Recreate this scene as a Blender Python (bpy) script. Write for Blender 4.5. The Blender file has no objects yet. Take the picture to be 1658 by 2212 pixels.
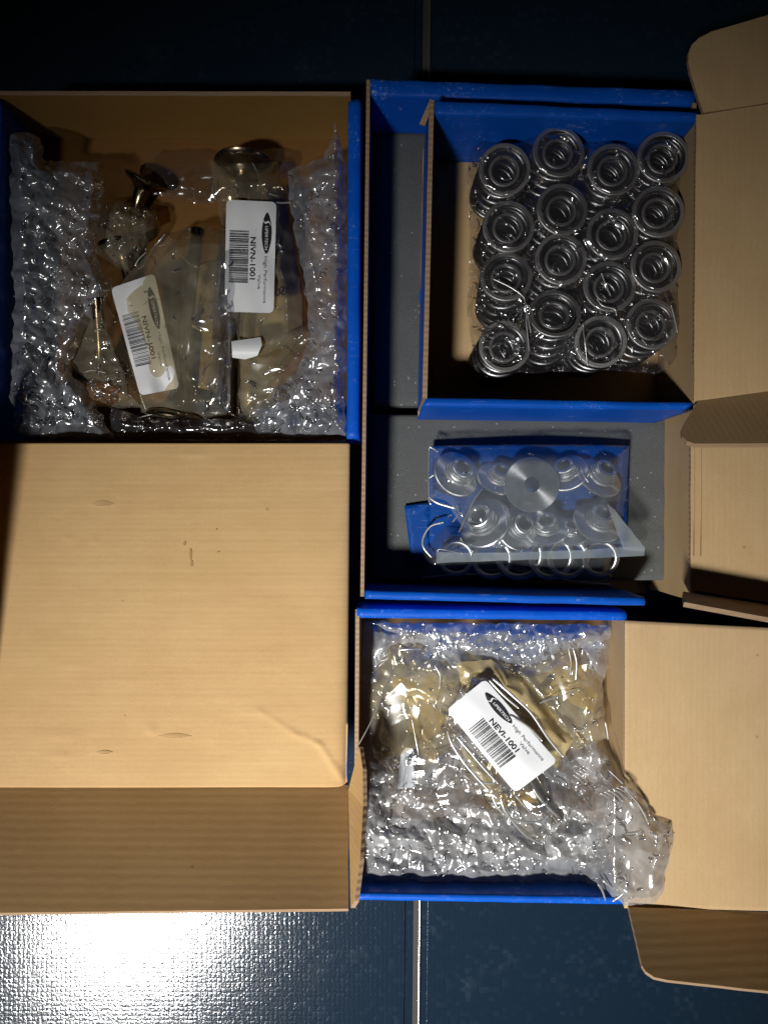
import bpy, bmesh, math, random
import numpy as np
from mathutils import Vector, Matrix, noise
from mathutils.geometry import delaunay_2d_cdt

# ------------------------------------------------------------------ camera, light, exposure
S = bpy.context.scene
COL = S.collection
H = 0.55                      # camera height above the tiles
FPX = 1661.0                  # focal length in picture units (picture 1658 x 2211)
CU, CV = 829.0, 1105.5
cd = bpy.data.cameras.new("camera")
cam = bpy.data.objects.new("camera", cd)
COL.objects.link(cam)
cam.location = (0, 0, H)
cam.rotation_euler = (0, 0, 0)
cd.sensor_fit = 'VERTICAL'
cd.angle = 2 * math.atan(CV / FPX)
cd.clip_start, cd.clip_end = 0.01, 50
S.camera = cam

W = bpy.data.worlds.new("World")
S.world = W
W.use_nodes = True
W.node_tree.nodes["Background"].inputs[0].default_value = (1.0, 0.92, 0.85, 1)
W.node_tree.nodes["Background"].inputs[1].default_value = 0.002

LAMP = Vector((-1.02, -1.62, 2.7))
AIM = Vector((-0.03, -0.265, 0.03))
ld = bpy.data.lights.new("ceiling_lamp", 'SPOT')
ld.energy = 785
ld.shadow_soft_size = 0.23
ld.spot_size = math.radians(16.7)
ld.spot_blend = 1.0
ld.color = (1.0, 0.985, 0.96)
lo = bpy.data.objects.new("ceiling_lamp", ld)
COL.objects.link(lo)
lo.location = LAMP
lo.rotation_euler = (AIM - LAMP).to_track_quat('-Z', 'Y').to_euler()

S.view_settings.view_transform = 'Standard'
S.view_settings.look = 'None'
S.view_settings.exposure = 0
S.view_settings.gamma = 1
S.cycles.use_denoising = True
S.cycles.transparent_max_bounces = 40
S.cycles.max_bounces = 10
S.cycles.diffuse_bounces = 3
S.cycles.caustics_reflective = False
S.cycles.caustics_refractive = False
S.cycles.sample_clamp_indirect = 6

rnd = random.Random(7)


def P(u, v, z):
    k = (H - z) / FPX
    return Vector(((u - CU) * k, -(v - CV) * k, z))


# ------------------------------------------------------------------ materials
def new_mat(name):
    m = bpy.data.materials.new(name)
    m.use_nodes = True
    nt = m.node_tree
    nt.nodes.clear()
    out = nt.nodes.new("ShaderNodeOutputMaterial")
    return m, nt, out


def N(nt, typ, **kw):
    n = nt.nodes.new(typ)
    for k, v in kw.items():
        if k.startswith('i_'):
            n.inputs[k[2:].replace('_', ' ')].default_value = v
        elif k.startswith('n_'):
            n.inputs[int(k[2:])].default_value = v
        else:
            setattr(n, k, v)
    return n


def L(nt, a, b):
    nt.links.new(a, b)


def mathn(nt, op, a, b=None):
    n = nt.nodes.new("ShaderNodeMath")
    n.operation = op
    for i, x in enumerate((a, b)):
        if x is None:
            continue
        if isinstance(x, (int, float)):
            n.inputs[i].default_value = x
        else:
            nt.links.new(x, n.inputs[i])
    return n.outputs[0]


def ramp(nt, src, stops):
    r = nt.nodes.new("ShaderNodeValToRGB")
    el = r.color_ramp.elements
    while len(el) < len(stops):
        el.new(0.5)
    for e, (p, c) in zip(el, stops):
        e.position = p
        e.color = c if len(c) == 4 else (*c, 1)
    nt.links.new(src, r.inputs[0])
    return r.outputs[0]


def mixc(nt, fac, a, b, mode='MIX'):
    n = nt.nodes.new("ShaderNodeMix")
    n.data_type = 'RGBA'
    n.blend_type = mode
    for sock, x in ((n.inputs[0], fac), (n.inputs[6], a), (n.inputs[7], b)):
        if isinstance(x, (int, float)):
            sock.default_value = x
        elif isinstance(x, tuple):
            sock.default_value = (*x, 1)
        else:
            nt.links.new(x, sock)
    return n.outputs[2]


def kraft(name, col, axis='x', stain=0.0, bump=0.12):
    """Corrugated kraft board: fibre grain, flutes along one axis."""
    m, nt, out = new_mat(name)
    tc = N(nt, "ShaderNodeTexCoord")
    b = N(nt, "ShaderNodeBsdfPrincipled")
    b.inputs['Roughness'].default_value = 0.72
    b.inputs['Specular IOR Level'].default_value = 0.25
    mp = N(nt, "ShaderNodeMapping")
    mp.inputs['Scale'].default_value = (120, 520, 120) if axis == 'x' else (520, 120, 520)
    L(nt, tc.outputs['Object'], mp.inputs[0])
    fib = N(nt, "ShaderNodeTexNoise", i_Scale=1.0, i_Detail=4.0)
    L(nt, mp.outputs[0], fib.inputs['Vector'])
    grain = N(nt, "ShaderNodeTexNoise", i_Scale=1600.0, i_Detail=3.0)
    L(nt, tc.outputs['Object'], grain.inputs['Vector'])
    big = N(nt, "ShaderNodeTexNoise", i_Scale=22.0, i_Detail=5.0, i_Roughness=0.6)
    L(nt, tc.outputs['Object'], big.inputs['Vector'])
    c1 = tuple(x * 0.975 for x in col)
    c2 = tuple(min(1, x * 1.02) for x in col)
    base = mixc(nt, ramp(nt, fib.outputs[0], [(0.3, (0, 0, 0)), (0.7, (1, 1, 1))]), c1, c2)
    base = mixc(nt, ramp(nt, big.outputs[0], [(0.35, (0, 0, 0)), (0.7, (1, 1, 1))]),
                base, mixc(nt, 1.0, base, (0.93, 0.90, 0.86), 'MULTIPLY'))
    gr = ramp(nt, grain.outputs[0], [(0.3, (0.92, 0.92, 0.92)), (0.7, (1.04, 1.04, 1.04))])
    base = mixc(nt, 1.0, base, gr, 'MULTIPLY')
    mp2 = N(nt, "ShaderNodeMapping")
    mp2.inputs['Scale'].default_value = (14, 90, 14) if axis == 'x' else (90, 14, 90)
    L(nt, tc.outputs['Object'], mp2.inputs[0])
    wash = N(nt, "ShaderNodeTexNoise", i_Scale=1.0, i_Detail=3.0)
    L(nt, mp2.outputs[0], wash.inputs['Vector'])
    base = mixc(nt, 1.0, base, ramp(nt, wash.outputs[0], [(0.35, (0.972, 0.968, 0.962)), (0.55, (1, 1, 1)), (0.72, (1.015, 1.015, 1.02))]), 'MULTIPLY')
    sc_ = N(nt, "ShaderNodeTexNoise", i_Scale=34.0, i_Detail=7.0, i_Roughness=0.75)
    L(nt, tc.outputs['Object'], sc_.inputs['Vector'])
    base = mixc(nt, mathn(nt, 'MULTIPLY', ramp(nt, sc_.outputs[0], [(0.60, (0, 0, 0)), (0.72, (1, 1, 1))]), 0.22), base, tuple(min(1, x * 1.25 + .05) for x in col))
    base = mixc(nt, mathn(nt, 'MULTIPLY', ramp(nt, sc_.outputs[0], [(0.28, (1, 1, 1)), (0.38, (0, 0, 0))]), 0.22), base, tuple(x * .62 for x in col))
    # a few dark fibre flecks
    vor = N(nt, "ShaderNodeTexVoronoi", i_Scale=55.0)
    L(nt, tc.outputs['Object'], vor.inputs['Vector'])
    fl = ramp(nt, vor.outputs['Distance'], [(0.0, (1, 1, 1)), (0.045, (1, 1, 1)), (0.07, (0, 0, 0))])
    pick = N(nt, "ShaderNodeSeparateColor")
    L(nt, vor.outputs['Color'], pick.inputs[0])
    flm = mathn(nt, 'MULTIPLY', fl, mathn(nt, 'GREATER_THAN', pick.outputs[0], 0.86))
    base = mixc(nt, mathn(nt, 'MULTIPLY', flm, 0.35), base, (0.16, 0.08, 0.03))
    L(nt, base, b.inputs['Base Color'])
    # flutes
    wv = N(nt, "ShaderNodeTexWave", i_Scale=90.0, i_Distortion=0.8, i_Detail=1.0)
    wv.bands_direction = 'Y' if axis == 'x' else 'X'
    L(nt, tc.outputs['Object'], wv.inputs['Vector'])
    hsum = mathn(nt, 'ADD', mathn(nt, 'MULTIPLY', wv.outputs['Fac'], 0.45),
                 mathn(nt, 'ADD', mathn(nt, 'MULTIPLY', fib.outputs[0], 0.6),
                       mathn(nt, 'MULTIPLY', grain.outputs[0], 0.25)))
    bp = N(nt, "ShaderNodeBump", i_Strength=bump, i_Distance=0.0006)
    L(nt, hsum, bp.inputs['Height'])
    L(nt, bp.outputs[0], b.inputs['Normal'])
    L(nt, b.outputs[0], out.inputs[0])
    return m


def blueprint(name, col=(0.002, 0.098, 0.56), scuff=0.45):
    m, nt, out = new_mat(name)
    tc = N(nt, "ShaderNodeTexCoord")
    b = N(nt, "ShaderNodeBsdfPrincipled")
    n1 = N(nt, "ShaderNodeTexNoise", i_Scale=30.0, i_Detail=6.0, i_Roughness=0.65)
    L(nt, tc.outputs['Object'], n1.inputs['Vector'])
    n2 = N(nt, "ShaderNodeTexNoise", i_Scale=420.0, i_Detail=4.0, i_Roughness=0.7)
    L(nt, tc.outputs['Object'], n2.inputs['Vector'])
    base = mixc(nt, ramp(nt, n1.outputs[0], [(0.3, (0, 0, 0)), (0.7, (1, 1, 1))]),
                tuple(x * 0.85 for x in col), tuple(x * 1.12 for x in col))
    sc = mathn(nt, 'MULTIPLY', ramp(nt, n1.outputs[0], [(0.5, (0, 0, 0)), (0.66, (1, 1, 1))]),
               ramp(nt, n2.outputs[0], [(0.56, (0, 0, 0)), (0.68, (1, 1, 1))]))
    base = mixc(nt, mathn(nt, 'MULTIPLY', sc, scuff), base, (0.45, 0.55, 0.75))
    # thin rubbed scratches across the rim
    mp = N(nt, "ShaderNodeMapping")
    mp.inputs['Rotation'].default_value = (0, 0, math.radians(38))
    mp.inputs['Scale'].default_value = (160, 1500, 160)
    L(nt, tc.outputs['Object'], mp.inputs[0])
    n3 = N(nt, "ShaderNodeTexNoise", i_Scale=0.6, i_Detail=2.0)
    L(nt, mp.outputs[0], n3.inputs['Vector'])
    sr = ramp(nt, n3.outputs[0], [(0.66, (0, 0, 0)), (0.74, (1, 1, 1))])
    base = mixc(nt, mathn(nt, 'MULTIPLY', sr, scuff * 0.5), base, (0.25, 0.36, 0.65))
    L(nt, base, b.inputs['Base Color'])
    b.inputs['Roughness'].default_value = 0.42
    b.inputs['Specular IOR Level'].default_value = 0.2
    bp = N(nt, "ShaderNodeBump", i_Strength=0.2, i_Distance=0.0004)
    L(nt, n2.outputs[0], bp.inputs['Height'])
    L(nt, bp.outputs[0], b.inputs['Normal'])
    L(nt, b.outputs[0], out.inputs[0])
    return m


def plain(name, col, rough=0.5, metal=0.0, spec=0.5, aniso=0.0, bump=0.0, bscale=800.0, var=0.0):
    m, nt, out = new_mat(name)
    b = N(nt, "ShaderNodeBsdfPrincipled")
    b.inputs['Base Color'].default_value = (*col, 1)
    b.inputs['Roughness'].default_value = rough
    b.inputs['Metallic'].default_value = metal
    b.inputs['Specular IOR Level'].default_value = spec
    tc = N(nt, "ShaderNodeTexCoord")
    if aniso:
        b.inputs['Anisotropic'].default_value = aniso
        t = N(nt, "ShaderNodeTangent")
        t.direction_type = 'RADIAL'
        t.axis = 'Z'
        L(nt, t.outputs[0], b.inputs['Tangent'])
    if bump or var:
        n = N(nt, "ShaderNodeTexNoise", i_Scale=bscale, i_Detail=4.0)
        L(nt, tc.outputs['Object'], n.inputs['Vector'])
        if bump:
            bp = N(nt, "ShaderNodeBump", i_Strength=bump, i_Distance=0.0004)
            L(nt, n.outputs[0], bp.inputs['Height'])
            L(nt, bp.outputs[0], b.inputs['Normal'])
        if var:
            c = mixc(nt, n.outputs[0], tuple(x * (1 - var) for x in col), tuple(min(1, x * (1 + var)) for x in col))
            L(nt, c, b.inputs['Base Color'])
    L(nt, b.outputs[0], out.inputs[0])
    return m


def film_mat(name, tint=(1, 1, 1), haze=0.05, hcol=(0.8, 0.82, 0.86), rough=0.08, f0=0.08, bump=0.0, bscale=300.0):
    """Thin clear plastic: mostly see-through, mirror-like facets, a little milkiness."""
    m, nt, out = new_mat(name)
    tr = N(nt, "ShaderNodeBsdfTransparent")
    tr.inputs[0].default_value = (*tint, 1)
    gl = N(nt, "ShaderNodeBsdfGlossy")
    gl.inputs['Roughness'].default_value = rough
    df = N(nt, "ShaderNodeBsdfDiffuse")
    df.inputs[0].default_value = (*hcol, 1)
    tl = N(nt, "ShaderNodeBsdfTranslucent")
    tl.inputs[0].default_value = (*hcol, 1)
    hz = N(nt, "ShaderNodeMixShader")
    hz.inputs[0].default_value = 0.3
    L(nt, df.outputs[0], hz.inputs[1])
    L(nt, tl.outputs[0], hz.inputs[2])
    lw = N(nt, "ShaderNodeLayerWeight", i_Blend=0.5)
    tc = N(nt, "ShaderNodeTexCoord")
    if bump:
        n = N(nt, "ShaderNodeTexNoise", i_Scale=bscale, i_Detail=3.0)
        L(nt, tc.outputs['Object'], n.inputs['Vector'])
        bp = N(nt, "ShaderNodeBump", i_Strength=bump, i_Distance=0.001)
        L(nt, n.outputs[0], bp.inputs['Height'])
        for s in (gl, lw):
            L(nt, bp.outputs[0], s.inputs['Normal'])
    fac = mathn(nt, 'ADD', mathn(nt, 'MULTIPLY', mathn(nt, 'POWER', lw.outputs['Facing'], 4.0), 0.8 - f0), f0)
    hn = N(nt, "ShaderNodeTexNoise", i_Scale=45.0, i_Detail=2.0)
    L(nt, tc.outputs['Object'], hn.inputs['Vector'])
    hf = mathn(nt, 'MULTIPLY', ramp(nt, hn.outputs[0], [(0.3, (0.65, 0.65, 0.65)), (0.7, (1.3, 1.3, 1.3))]), haze)
    m1 = N(nt, "ShaderNodeMixShader")
    L(nt, hf, m1.inputs[0])
    L(nt, tr.outputs[0], m1.inputs[1])
    L(nt, hz.outputs[0], m1.inputs[2])
    m2 = N(nt, "ShaderNodeMixShader")
    L(nt, fac, m2.inputs[0])
    L(nt, m1.outputs[0], m2.inputs[1])
    L(nt, gl.outputs[0], m2.inputs[2])
    L(nt, m2.outputs[0], out.inputs[0])
    return m


def foam_mat():
    m, nt, out = new_mat("grey_foam")
    tc = N(nt, "ShaderNodeTexCoord")
    b = N(nt, "ShaderNodeBsdfPrincipled")
    b.inputs['Roughness'].default_value = 0.9
    b.inputs['Specular IOR Level'].default_value = 0.2
    n = N(nt, "ShaderNodeTexNoise", i_Scale=1300.0, i_Detail=4.0, i_Roughness=0.7)
    L(nt, tc.outputs['Object'], n.inputs['Vector'])
    base = mixc(nt, n.outputs[0], (0.055, 0.06, 0.06), (0.19, 0.195, 0.19))
    v = N(nt, "ShaderNodeTexVoronoi", i_Scale=430.0)
    L(nt, tc.outputs['Object'], v.inputs['Vector'])
    sp = N(nt, "ShaderNodeSeparateColor")
    L(nt, v.outputs['Color'], sp.inputs[0])
    k = mathn(nt, 'MULTIPLY', mathn(nt, 'GREATER_THAN', sp.outputs[0], 0.925),
              ramp(nt, v.outputs['Distance'], [(0.10, (1, 1, 1)), (0.28, (0, 0, 0))]))
    base = mixc(nt, mathn(nt, 'MULTIPLY', k, 0.75), base, (0.6, 0.6, 0.62))
    L(nt, base, b.inputs['Base Color'])
    bp = N(nt, "ShaderNodeBump", i_Strength=0.8, i_Distance=0.0010)
    L(nt, n.outputs[0], bp.inputs['Height'])
    L(nt, bp.outputs[0], b.inputs['Normal'])
    L(nt, b.outputs[0], out.inputs[0])
    return m


def tile_mat():
    """Navy glazed tile pressed with a fine grid of little squares."""
    m, nt, out = new_mat("navy_tile")
    tc = N(nt, "ShaderNodeTexCoord")
    b = N(nt, "ShaderNodeBsdfPrincipled")
    wob = N(nt, "ShaderNodeTexNoise", i_Scale=210.0, i_Detail=3.0)
    L(nt, tc.outputs['Object'], wob.inputs['Vector'])
    va = N(nt, "ShaderNodeVectorMath", operation='SUBTRACT')
    L(nt, wob.outputs['Color'], va.inputs[0])
    va.inputs[1].default_value = (0.5, 0.5, 0.5)
    vs = N(nt, "ShaderNodeVectorMath", operation='SCALE')
    L(nt, va.outputs[0], vs.inputs[0])
    vs.inputs['Scale'].default_value = 0.0036
    vadd = N(nt, "ShaderNodeVectorMath", operation='ADD')
    L(nt, tc.outputs['Object'], vadd.inputs[0])
    L(nt, vs.outputs[0], vadd.inputs[1])
    sc = N(nt, "ShaderNodeVectorMath", operation='SCALE')
    L(nt, vadd.outputs[0], sc.inputs[0])
    sc.inputs['Scale'].default_value = 1 / 0.0034
    fl = N(nt, "ShaderNodeVectorMath", operation='FLOOR')
    L(nt, sc.outputs[0], fl.inputs[0])
    fr = N(nt, "ShaderNodeVectorMath", operation='FRACTION')
    L(nt, sc.outputs[0], fr.inputs[0])
    # flatten z so the cell id is 2D
    fx = N(nt, "ShaderNodeSeparateXYZ")
    L(nt, fl.outputs[0], fx.inputs[0])
    cid = N(nt, "ShaderNodeCombineXYZ")
    L(nt, fx.outputs[0], cid.inputs[0])
    L(nt, fx.outputs[1], cid.inputs[1])
    wn = N(nt, "ShaderNodeTexWhiteNoise")
    wn.noise_dimensions = '2D'
    L(nt, cid.outputs[0], wn.inputs['Vector'])
    big = N(nt, "ShaderNodeTexNoise", i_Scale=26.0, i_Detail=4.0)
    L(nt, tc.outputs['Object'], big.inputs['Vector'])
    thr = mathn(nt, 'MULTIPLY', ramp(nt, wn.outputs['Value'], [(0.72, (0, 0, 0)), (0.97, (1, 1, 1))]),
                ramp(nt, big.outputs[0], [(0.4, (0.1, 0.1, 0.1)), (0.65, (1, 1, 1))]))
    base = mixc(nt, thr, (0.0095, 0.0215, 0.038), (0.018, 0.032, 0.054))
    # dusty scuff
    dst = ramp(nt, big.outputs[0], [(0.62, (0, 0, 0)), (0.8, (1, 1, 1))])
    base = mixc(nt, mathn(nt, 'MULTIPLY', dst, 0.25), base, (0.09, 0.10, 0.10))
    L(nt, base, b.inputs['Base Color'])
    b.inputs['Roughness'].default_value = 0.13
    b.inputs['Specular IOR Level'].default_value = 0.55
    fs = N(nt, "ShaderNodeSeparateXYZ")
    L(nt, fr.outputs[0], fs.inputs[0])

    def edge(s):
        d = mathn(nt, 'MINIMUM', s, mathn(nt, 'SUBTRACT', 1.0, s))
        return mathn(nt, 'MINIMUM', mathn(nt, 'DIVIDE', d, 0.26), 1.0)
    e = mathn(nt, 'MULTIPLY', edge(fs.outputs[0]), edge(fs.outputs[1]))
    hgt = mathn(nt, 'MULTIPLY', e, mathn(nt, 'ADD', mathn(nt, 'MULTIPLY', wn.outputs['Value'], 0.75), 0.25))
    fine = N(nt, "ShaderNodeTexNoise", i_Scale=620.0, i_Detail=3.0)
    L(nt, tc.outputs['Object'], fine.inputs['Vector'])
    hgt = mathn(nt, 'ADD', hgt, mathn(nt, 'MULTIPLY', fine.outputs[0], 1.9))
    bp = N(nt, "ShaderNodeBump", i_Strength=0.14, i_Distance=0.00035)
    L(nt, hgt, bp.inputs['Height'])
    L(nt, bp.outputs[0], b.inputs['Normal'])
    L(nt, b.outputs[0], out.inputs[0])
    return m


TAN = (0.58, 0.38, 0.172)
M_TANX = kraft("kraft_board", TAN, 'x')
M_TANY = kraft("kraft_board_upright_flute", (0.60, 0.415, 0.215), 'y')
M_SHADE_FLOOR = kraft("shade_darkened_floor", (0.235, 0.115, 0.032), 'x')  # shadow over the left box floor, painted in as darker kraft
M_BROWN = kraft("brown_board", (0.36, 0.21, 0.085), 'x')  # darker brown kraft for the lower box floor
M_SHADE_WALL = kraft("shade_darkened_wall", (0.36, 0.205, 0.055), 'x')  # left box back wall, its shadow painted into the board colour
M_EDGE = kraft("kraft_cut_edge", (0.42, 0.28, 0.17), 'x', bump=0.8)
M_BLUE = blueprint("blue_print")
M_SCUFF = blueprint("blue_print_scuffed", scuff=0.9)
M_CARD = blueprint("blue_card_print", (0.003, 0.055, 0.27))
M_FOAM = foam_mat()
M_TILE = tile_mat()
M_GROUT = plain("grout", (0.062, 0.058, 0.052), 0.9, bump=0.6, var=0.2)
M_TRIM = plain("glazed_tile_edge", (0.012, 0.024, 0.042), 0.30, spec=1.0, bump=0.05, bscale=700)
M_STEEL = plain("spring_steel", (0.27, 0.27, 0.275), 0.33, 1.0)
M_GROUND = plain("ground_spring_end", (0.48, 0.47, 0.455), 0.52, 1.0, bump=0.3)
M_VALVE = plain("valve_steel", (0.22, 0.17, 0.115), 0.24, 1.0, var=0.15)
M_TI = plain("turned_titanium", (0.74, 0.73, 0.71), 0.36, 0.93, aniso=0.9)
M_BORE = plain("bore_shade", (0.10, 0.10, 0.11), 0.55, 1.0)  # shade inside the hub holes, painted as a darker metal
M_PAPER = plain("label_paper", (0.80, 0.81, 0.82), 0.45, var=0.03)
M_INK = plain("black_ink", (0.012, 0.012, 0.016), 0.5)
M_GREY = plain("grey_ink", (0.22, 0.24, 0.26), 0.5)
M_WRAP = film_mat("bubble_wrap_film", (0.97, 0.98, 1.0), haze=0.33, hcol=(0.82, 0.88, 0.97), rough=0.21, f0=0.32)
M_WRAP2 = film_mat("bubble_wrap_film_thick", (0.97, 0.98, 1.0), haze=0.42, hcol=(0.95, 0.96, 0.97), rough=0.21, f0=0.32)
M_COPPER = film_mat("copper_brown_film", (0.85, 0.62, 0.42), haze=0.50, hcol=(0.50, 0.29, 0.15), rough=0.20, f0=0.30)
M_GOLD = film_mat("gold_oil_paper", (0.9, 0.75, 0.4), haze=0.80, hcol=(0.80, 0.56, 0.17), rough=0.2, f0=0.10)
M_SHRINK = film_mat("shrink_film", haze=0.10, hcol=(0.34, 0.32, 0.36), rough=0.17, f0=0.20)
M_POLY = film_mat("poly_bag_film", (0.96, 0.97, 0.98), haze=0.12, hcol=(0.58, 0.62, 0.66), rough=0.14, f0=0.14)
M_POLY2 = film_mat("retainer_bag_film", (0.94, 0.96, 0.98), haze=0.21, hcol=(0.56, 0.63, 0.70), rough=0.12, f0=0.10)
M_HEM = film_mat("poly_bag_hem", (0.9, 0.93, 0.95), haze=0.38, hcol=(0.62, 0.70, 0.75), rough=0.15, f0=0.12)
M_AMBER = film_mat("oily_amber_film", (0.93, 0.80, 0.52), haze=0.66, hcol=(0.76, 0.60, 0.29), rough=0.18, f0=0.10)
M_SMOKE = film_mat("oily_bag_film", (0.97, 0.92, 0.78), haze=0.24, hcol=(0.80, 0.72, 0.52), rough=0.13, f0=0.15)
M_SEAM = film_mat("folded_seam_film", (0.95, 0.95, 0.93), haze=0.55, hcol=(0.9, 0.9, 0.88), rough=0.30, f0=0.5)


# ------------------------------------------------------------------ object helpers
def tag(o, label=None, cat=None, group=None, kind=None):
    for k, v in (("label", label), ("category", cat), ("group", group), ("kind", kind)):
        if v:
            o[k] = v
    return o


def link(name, me, mats, parent=None):
    o = bpy.data.objects.new(name, me)
    COL.objects.link(o)
    for m in (mats if isinstance(mats, (list, tuple)) else [mats]):
        me.materials.append(m)
    if parent is not None:
        o.parent = parent
        o.matrix_parent_inverse = parent.matrix_world.inverted()
    return o


def empty(name, loc, label, cat, group=None):
    o = bpy.data.objects.new(name, None)
    COL.objects.link(o)
    o.empty_display_size = 0.01
    o.location = loc
    o.matrix_world = Matrix.Translation(Vector(loc))
    return tag(o, label, cat, group)


def from_bm(name, bm, mats, parent=None, smooth=False):
    me = bpy.data.meshes.new(name)
    bm.normal_update()
    bm.to_mesh(me)
    bm.free()
    if smooth:
        me.polygons.foreach_set("use_smooth", [True] * len(me.polygons))
    return link(name, me, mats, parent)


def poly_normal(pts):
    n = Vector((0, 0, 0))
    for i in range(len(pts)):
        n += (pts[i] - pts[0]).cross(pts[(i + 1) % len(pts)] - pts[0])
    return n.normalized()


def slab(name, pts, th, mats, parent, face=None, bevel=0.0005, wob=0.00018):
    """Board cut to the outline pts; mats = (inside face, outside face, cut edge); face: side the inside looks to."""
    pts = [Vector(p) for p in pts]
    n = poly_normal(pts)
    if face is not None and n.dot(Vector(face)) < 0:
        pts.reverse()
        n = -n
    out = []                                     # long edges get a slight hand-cut waver
    for i, a in enumerate(pts):
        b = pts[(i + 1) % len(pts)]
        k = max(1, int((b - a).length / 0.012))
        side = n.cross(b - a).normalized()
        for j in range(k):
            q = a.lerp(b, j / k)
            if j and wob:
                q = q + side * wob * noise.noise(q * 90) * 2
            out.append(q)
    bm = bmesh.new()
    top = [bm.verts.new(p) for p in out]
    bot = [bm.verts.new(p - n * th) for p in out]
    f1 = bm.faces.new(top)
    f2 = bm.faces.new(list(reversed(bot)))
    f2.material_index = 1
    for i in range(len(out)):
        j = (i + 1) % len(out)
        f = bm.faces.new((top[j], top[i], bot[i], bot[j]))
        f.material_index = 2
    bmesh.ops.triangulate(bm, faces=[f1, f2])
    return from_bm(name, bm, mats, parent)


def down(p, z):
    return Vector((p.x, p.y, z))


def wall(name, a, b, z0, th, mats, parent, inn):
    return slab(name, [a, b, down(b, z0), down(a, z0)], th, mats, parent, face=inn)


def rolled(name, a, b, c, d, z0, mat, parent, r=0.0022, dent=0.0):
    """Double, rolled-over wall: a-b inner rim, d-c outer rim; rounded top, all printed."""
    bm = bmesh.new()
    ln = (b - a).length
    k = max(8, int(ln / 0.004))
    prof = []
    for (t, dz) in ((0.0, None), (0.0, -r), (0.06, -r * 0.35), (0.2, 0), (0.5, 0.0003), (0.8, 0), (0.94, -r * 0.35), (1.0, -r), (1.0, None)):
        prof.append((t, dz))
    rows = []
    for i in range(k + 1):
        s = i / k
        p, q = a.lerp(b, s), d.lerp(c, s)
        row = []
        for (t, dz) in prof:
            x = p.lerp(q, t)
            if dz is None:
                x.z = z0
            else:
                x.z += dz
                w = noise.noise(Vector((s * ln * 60, t * 2, a.x * 31)))
                x.z += dent * w
                x += (q - p).normalized() * dent * 0.6 * noise.noise(Vector((s * ln * 45, 7, a.y * 17)))
            row.append(bm.verts.new(x))
        rows.append(row)
    for i in range(k):
        for j in range(len(prof) - 1):
            bm.faces.new((rows[i][j], rows[i + 1][j], rows[i + 1][j + 1], rows[i][j + 1]))
    bm.faces.new(rows[0])
    bm.faces.new(list(reversed(rows[-1])))
    bmesh.ops.recalc_face_normals(bm, faces=bm.faces[:])
    o = from_bm(name, bm, mat, parent)
    for p in o.data.polygons:
        p.use_smooth = len(p.vertices) == 4
    return o


def grid_panel(name, c00, c10, c11, c01, nu, nv, hf, th, mats, parent):
    """Board with its own dents: hf(s, t) lifts the inside face."""
    bm = bmesh.new()
    up = (c10 - c00).cross(c01 - c00).normalized()
    if up.z < 0:
        up = -up
    T = [[None] * (nv + 1) for _ in range(nu + 1)]
    B = [[None] * (nv + 1) for _ in range(nu + 1)]
    for i in range(nu + 1):
        for j in range(nv + 1):
            s, t = i / nu, j / nv
            p = c00.lerp(c10, s).lerp(c01.lerp(c11, s), t)
            h = hf(s, t)
            T[i][j] = bm.verts.new(p + up * h)
            if i in (0, nu) or j in (0, nv):
                B[i][j] = bm.verts.new(p + up * (h * 0.3 - th))
    for i in range(nu):
        for j in range(nv):
            f = bm.faces.new((T[i][j], T[i + 1][j], T[i + 1][j + 1], T[i][j + 1]))
            f.smooth = True
    ring = [(i, 0) for i in range(nu)] + [(nu, j) for j in range(nv)] + [(i, nv) for i in range(nu, 0, -1)] + [(0, j) for j in range(nv, 0, -1)]
    for k in range(len(ring)):
        (i, j), (a, b_) = ring[k], ring[(k + 1) % len(ring)]
        f = bm.faces.new((T[i][j], B[i][j], B[a][b_], T[a][b_]))
        f.material_index = 2
    fb = bm.faces.new([B[i][j] for (i, j) in ring])
    fb.material_index = 1
    bmesh.ops.recalc_face_normals(bm, faces=bm.faces[:])
    return from_bm(name, bm, mats, parent)


def lathe(prof, seg=40, close=False):
    bm = bmesh.new()
    rings = []
    for (r, z) in prof:
        if r < 1e-7:
            rings.append([bm.verts.new((0, 0, z))])
        else:
            rings.append([bm.verts.new((r * math.cos(2 * math.pi * k / seg), r * math.sin(2 * math.pi * k / seg), z)) for k in range(seg)])
    pairs = list(zip(rings, rings[1:]))
    if close:
        pairs.append((rings[-1], rings[0]))
    for A, B in pairs:
        for k in range(seg):
            l = (k + 1) % seg
            if len(A) == 1:
                bm.faces.new((A[0], B[k], B[l]))
            elif len(B) == 1:
                bm.faces.new((A[k], B[0], A[l]))
            else:
                bm.faces.new((A[k], B[k], B[l], A[l]))
    bmesh.ops.recalc_face_normals(bm, faces=bm.faces[:])
    return bm


def sharp_smooth(o, deg=35):
    me = o.data
    me.polygons.foreach_set("use_smooth", [True] * len(me.polygons))
    me.set_sharp_from_angle(angle=math.radians(deg))
    return o


def aim_matrix(origin, axis):
    q = Vector(axis).to_track_quat('Z', 'Y')
    return Matrix.Translation(origin) @ q.to_matrix().to_4x4()


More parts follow.
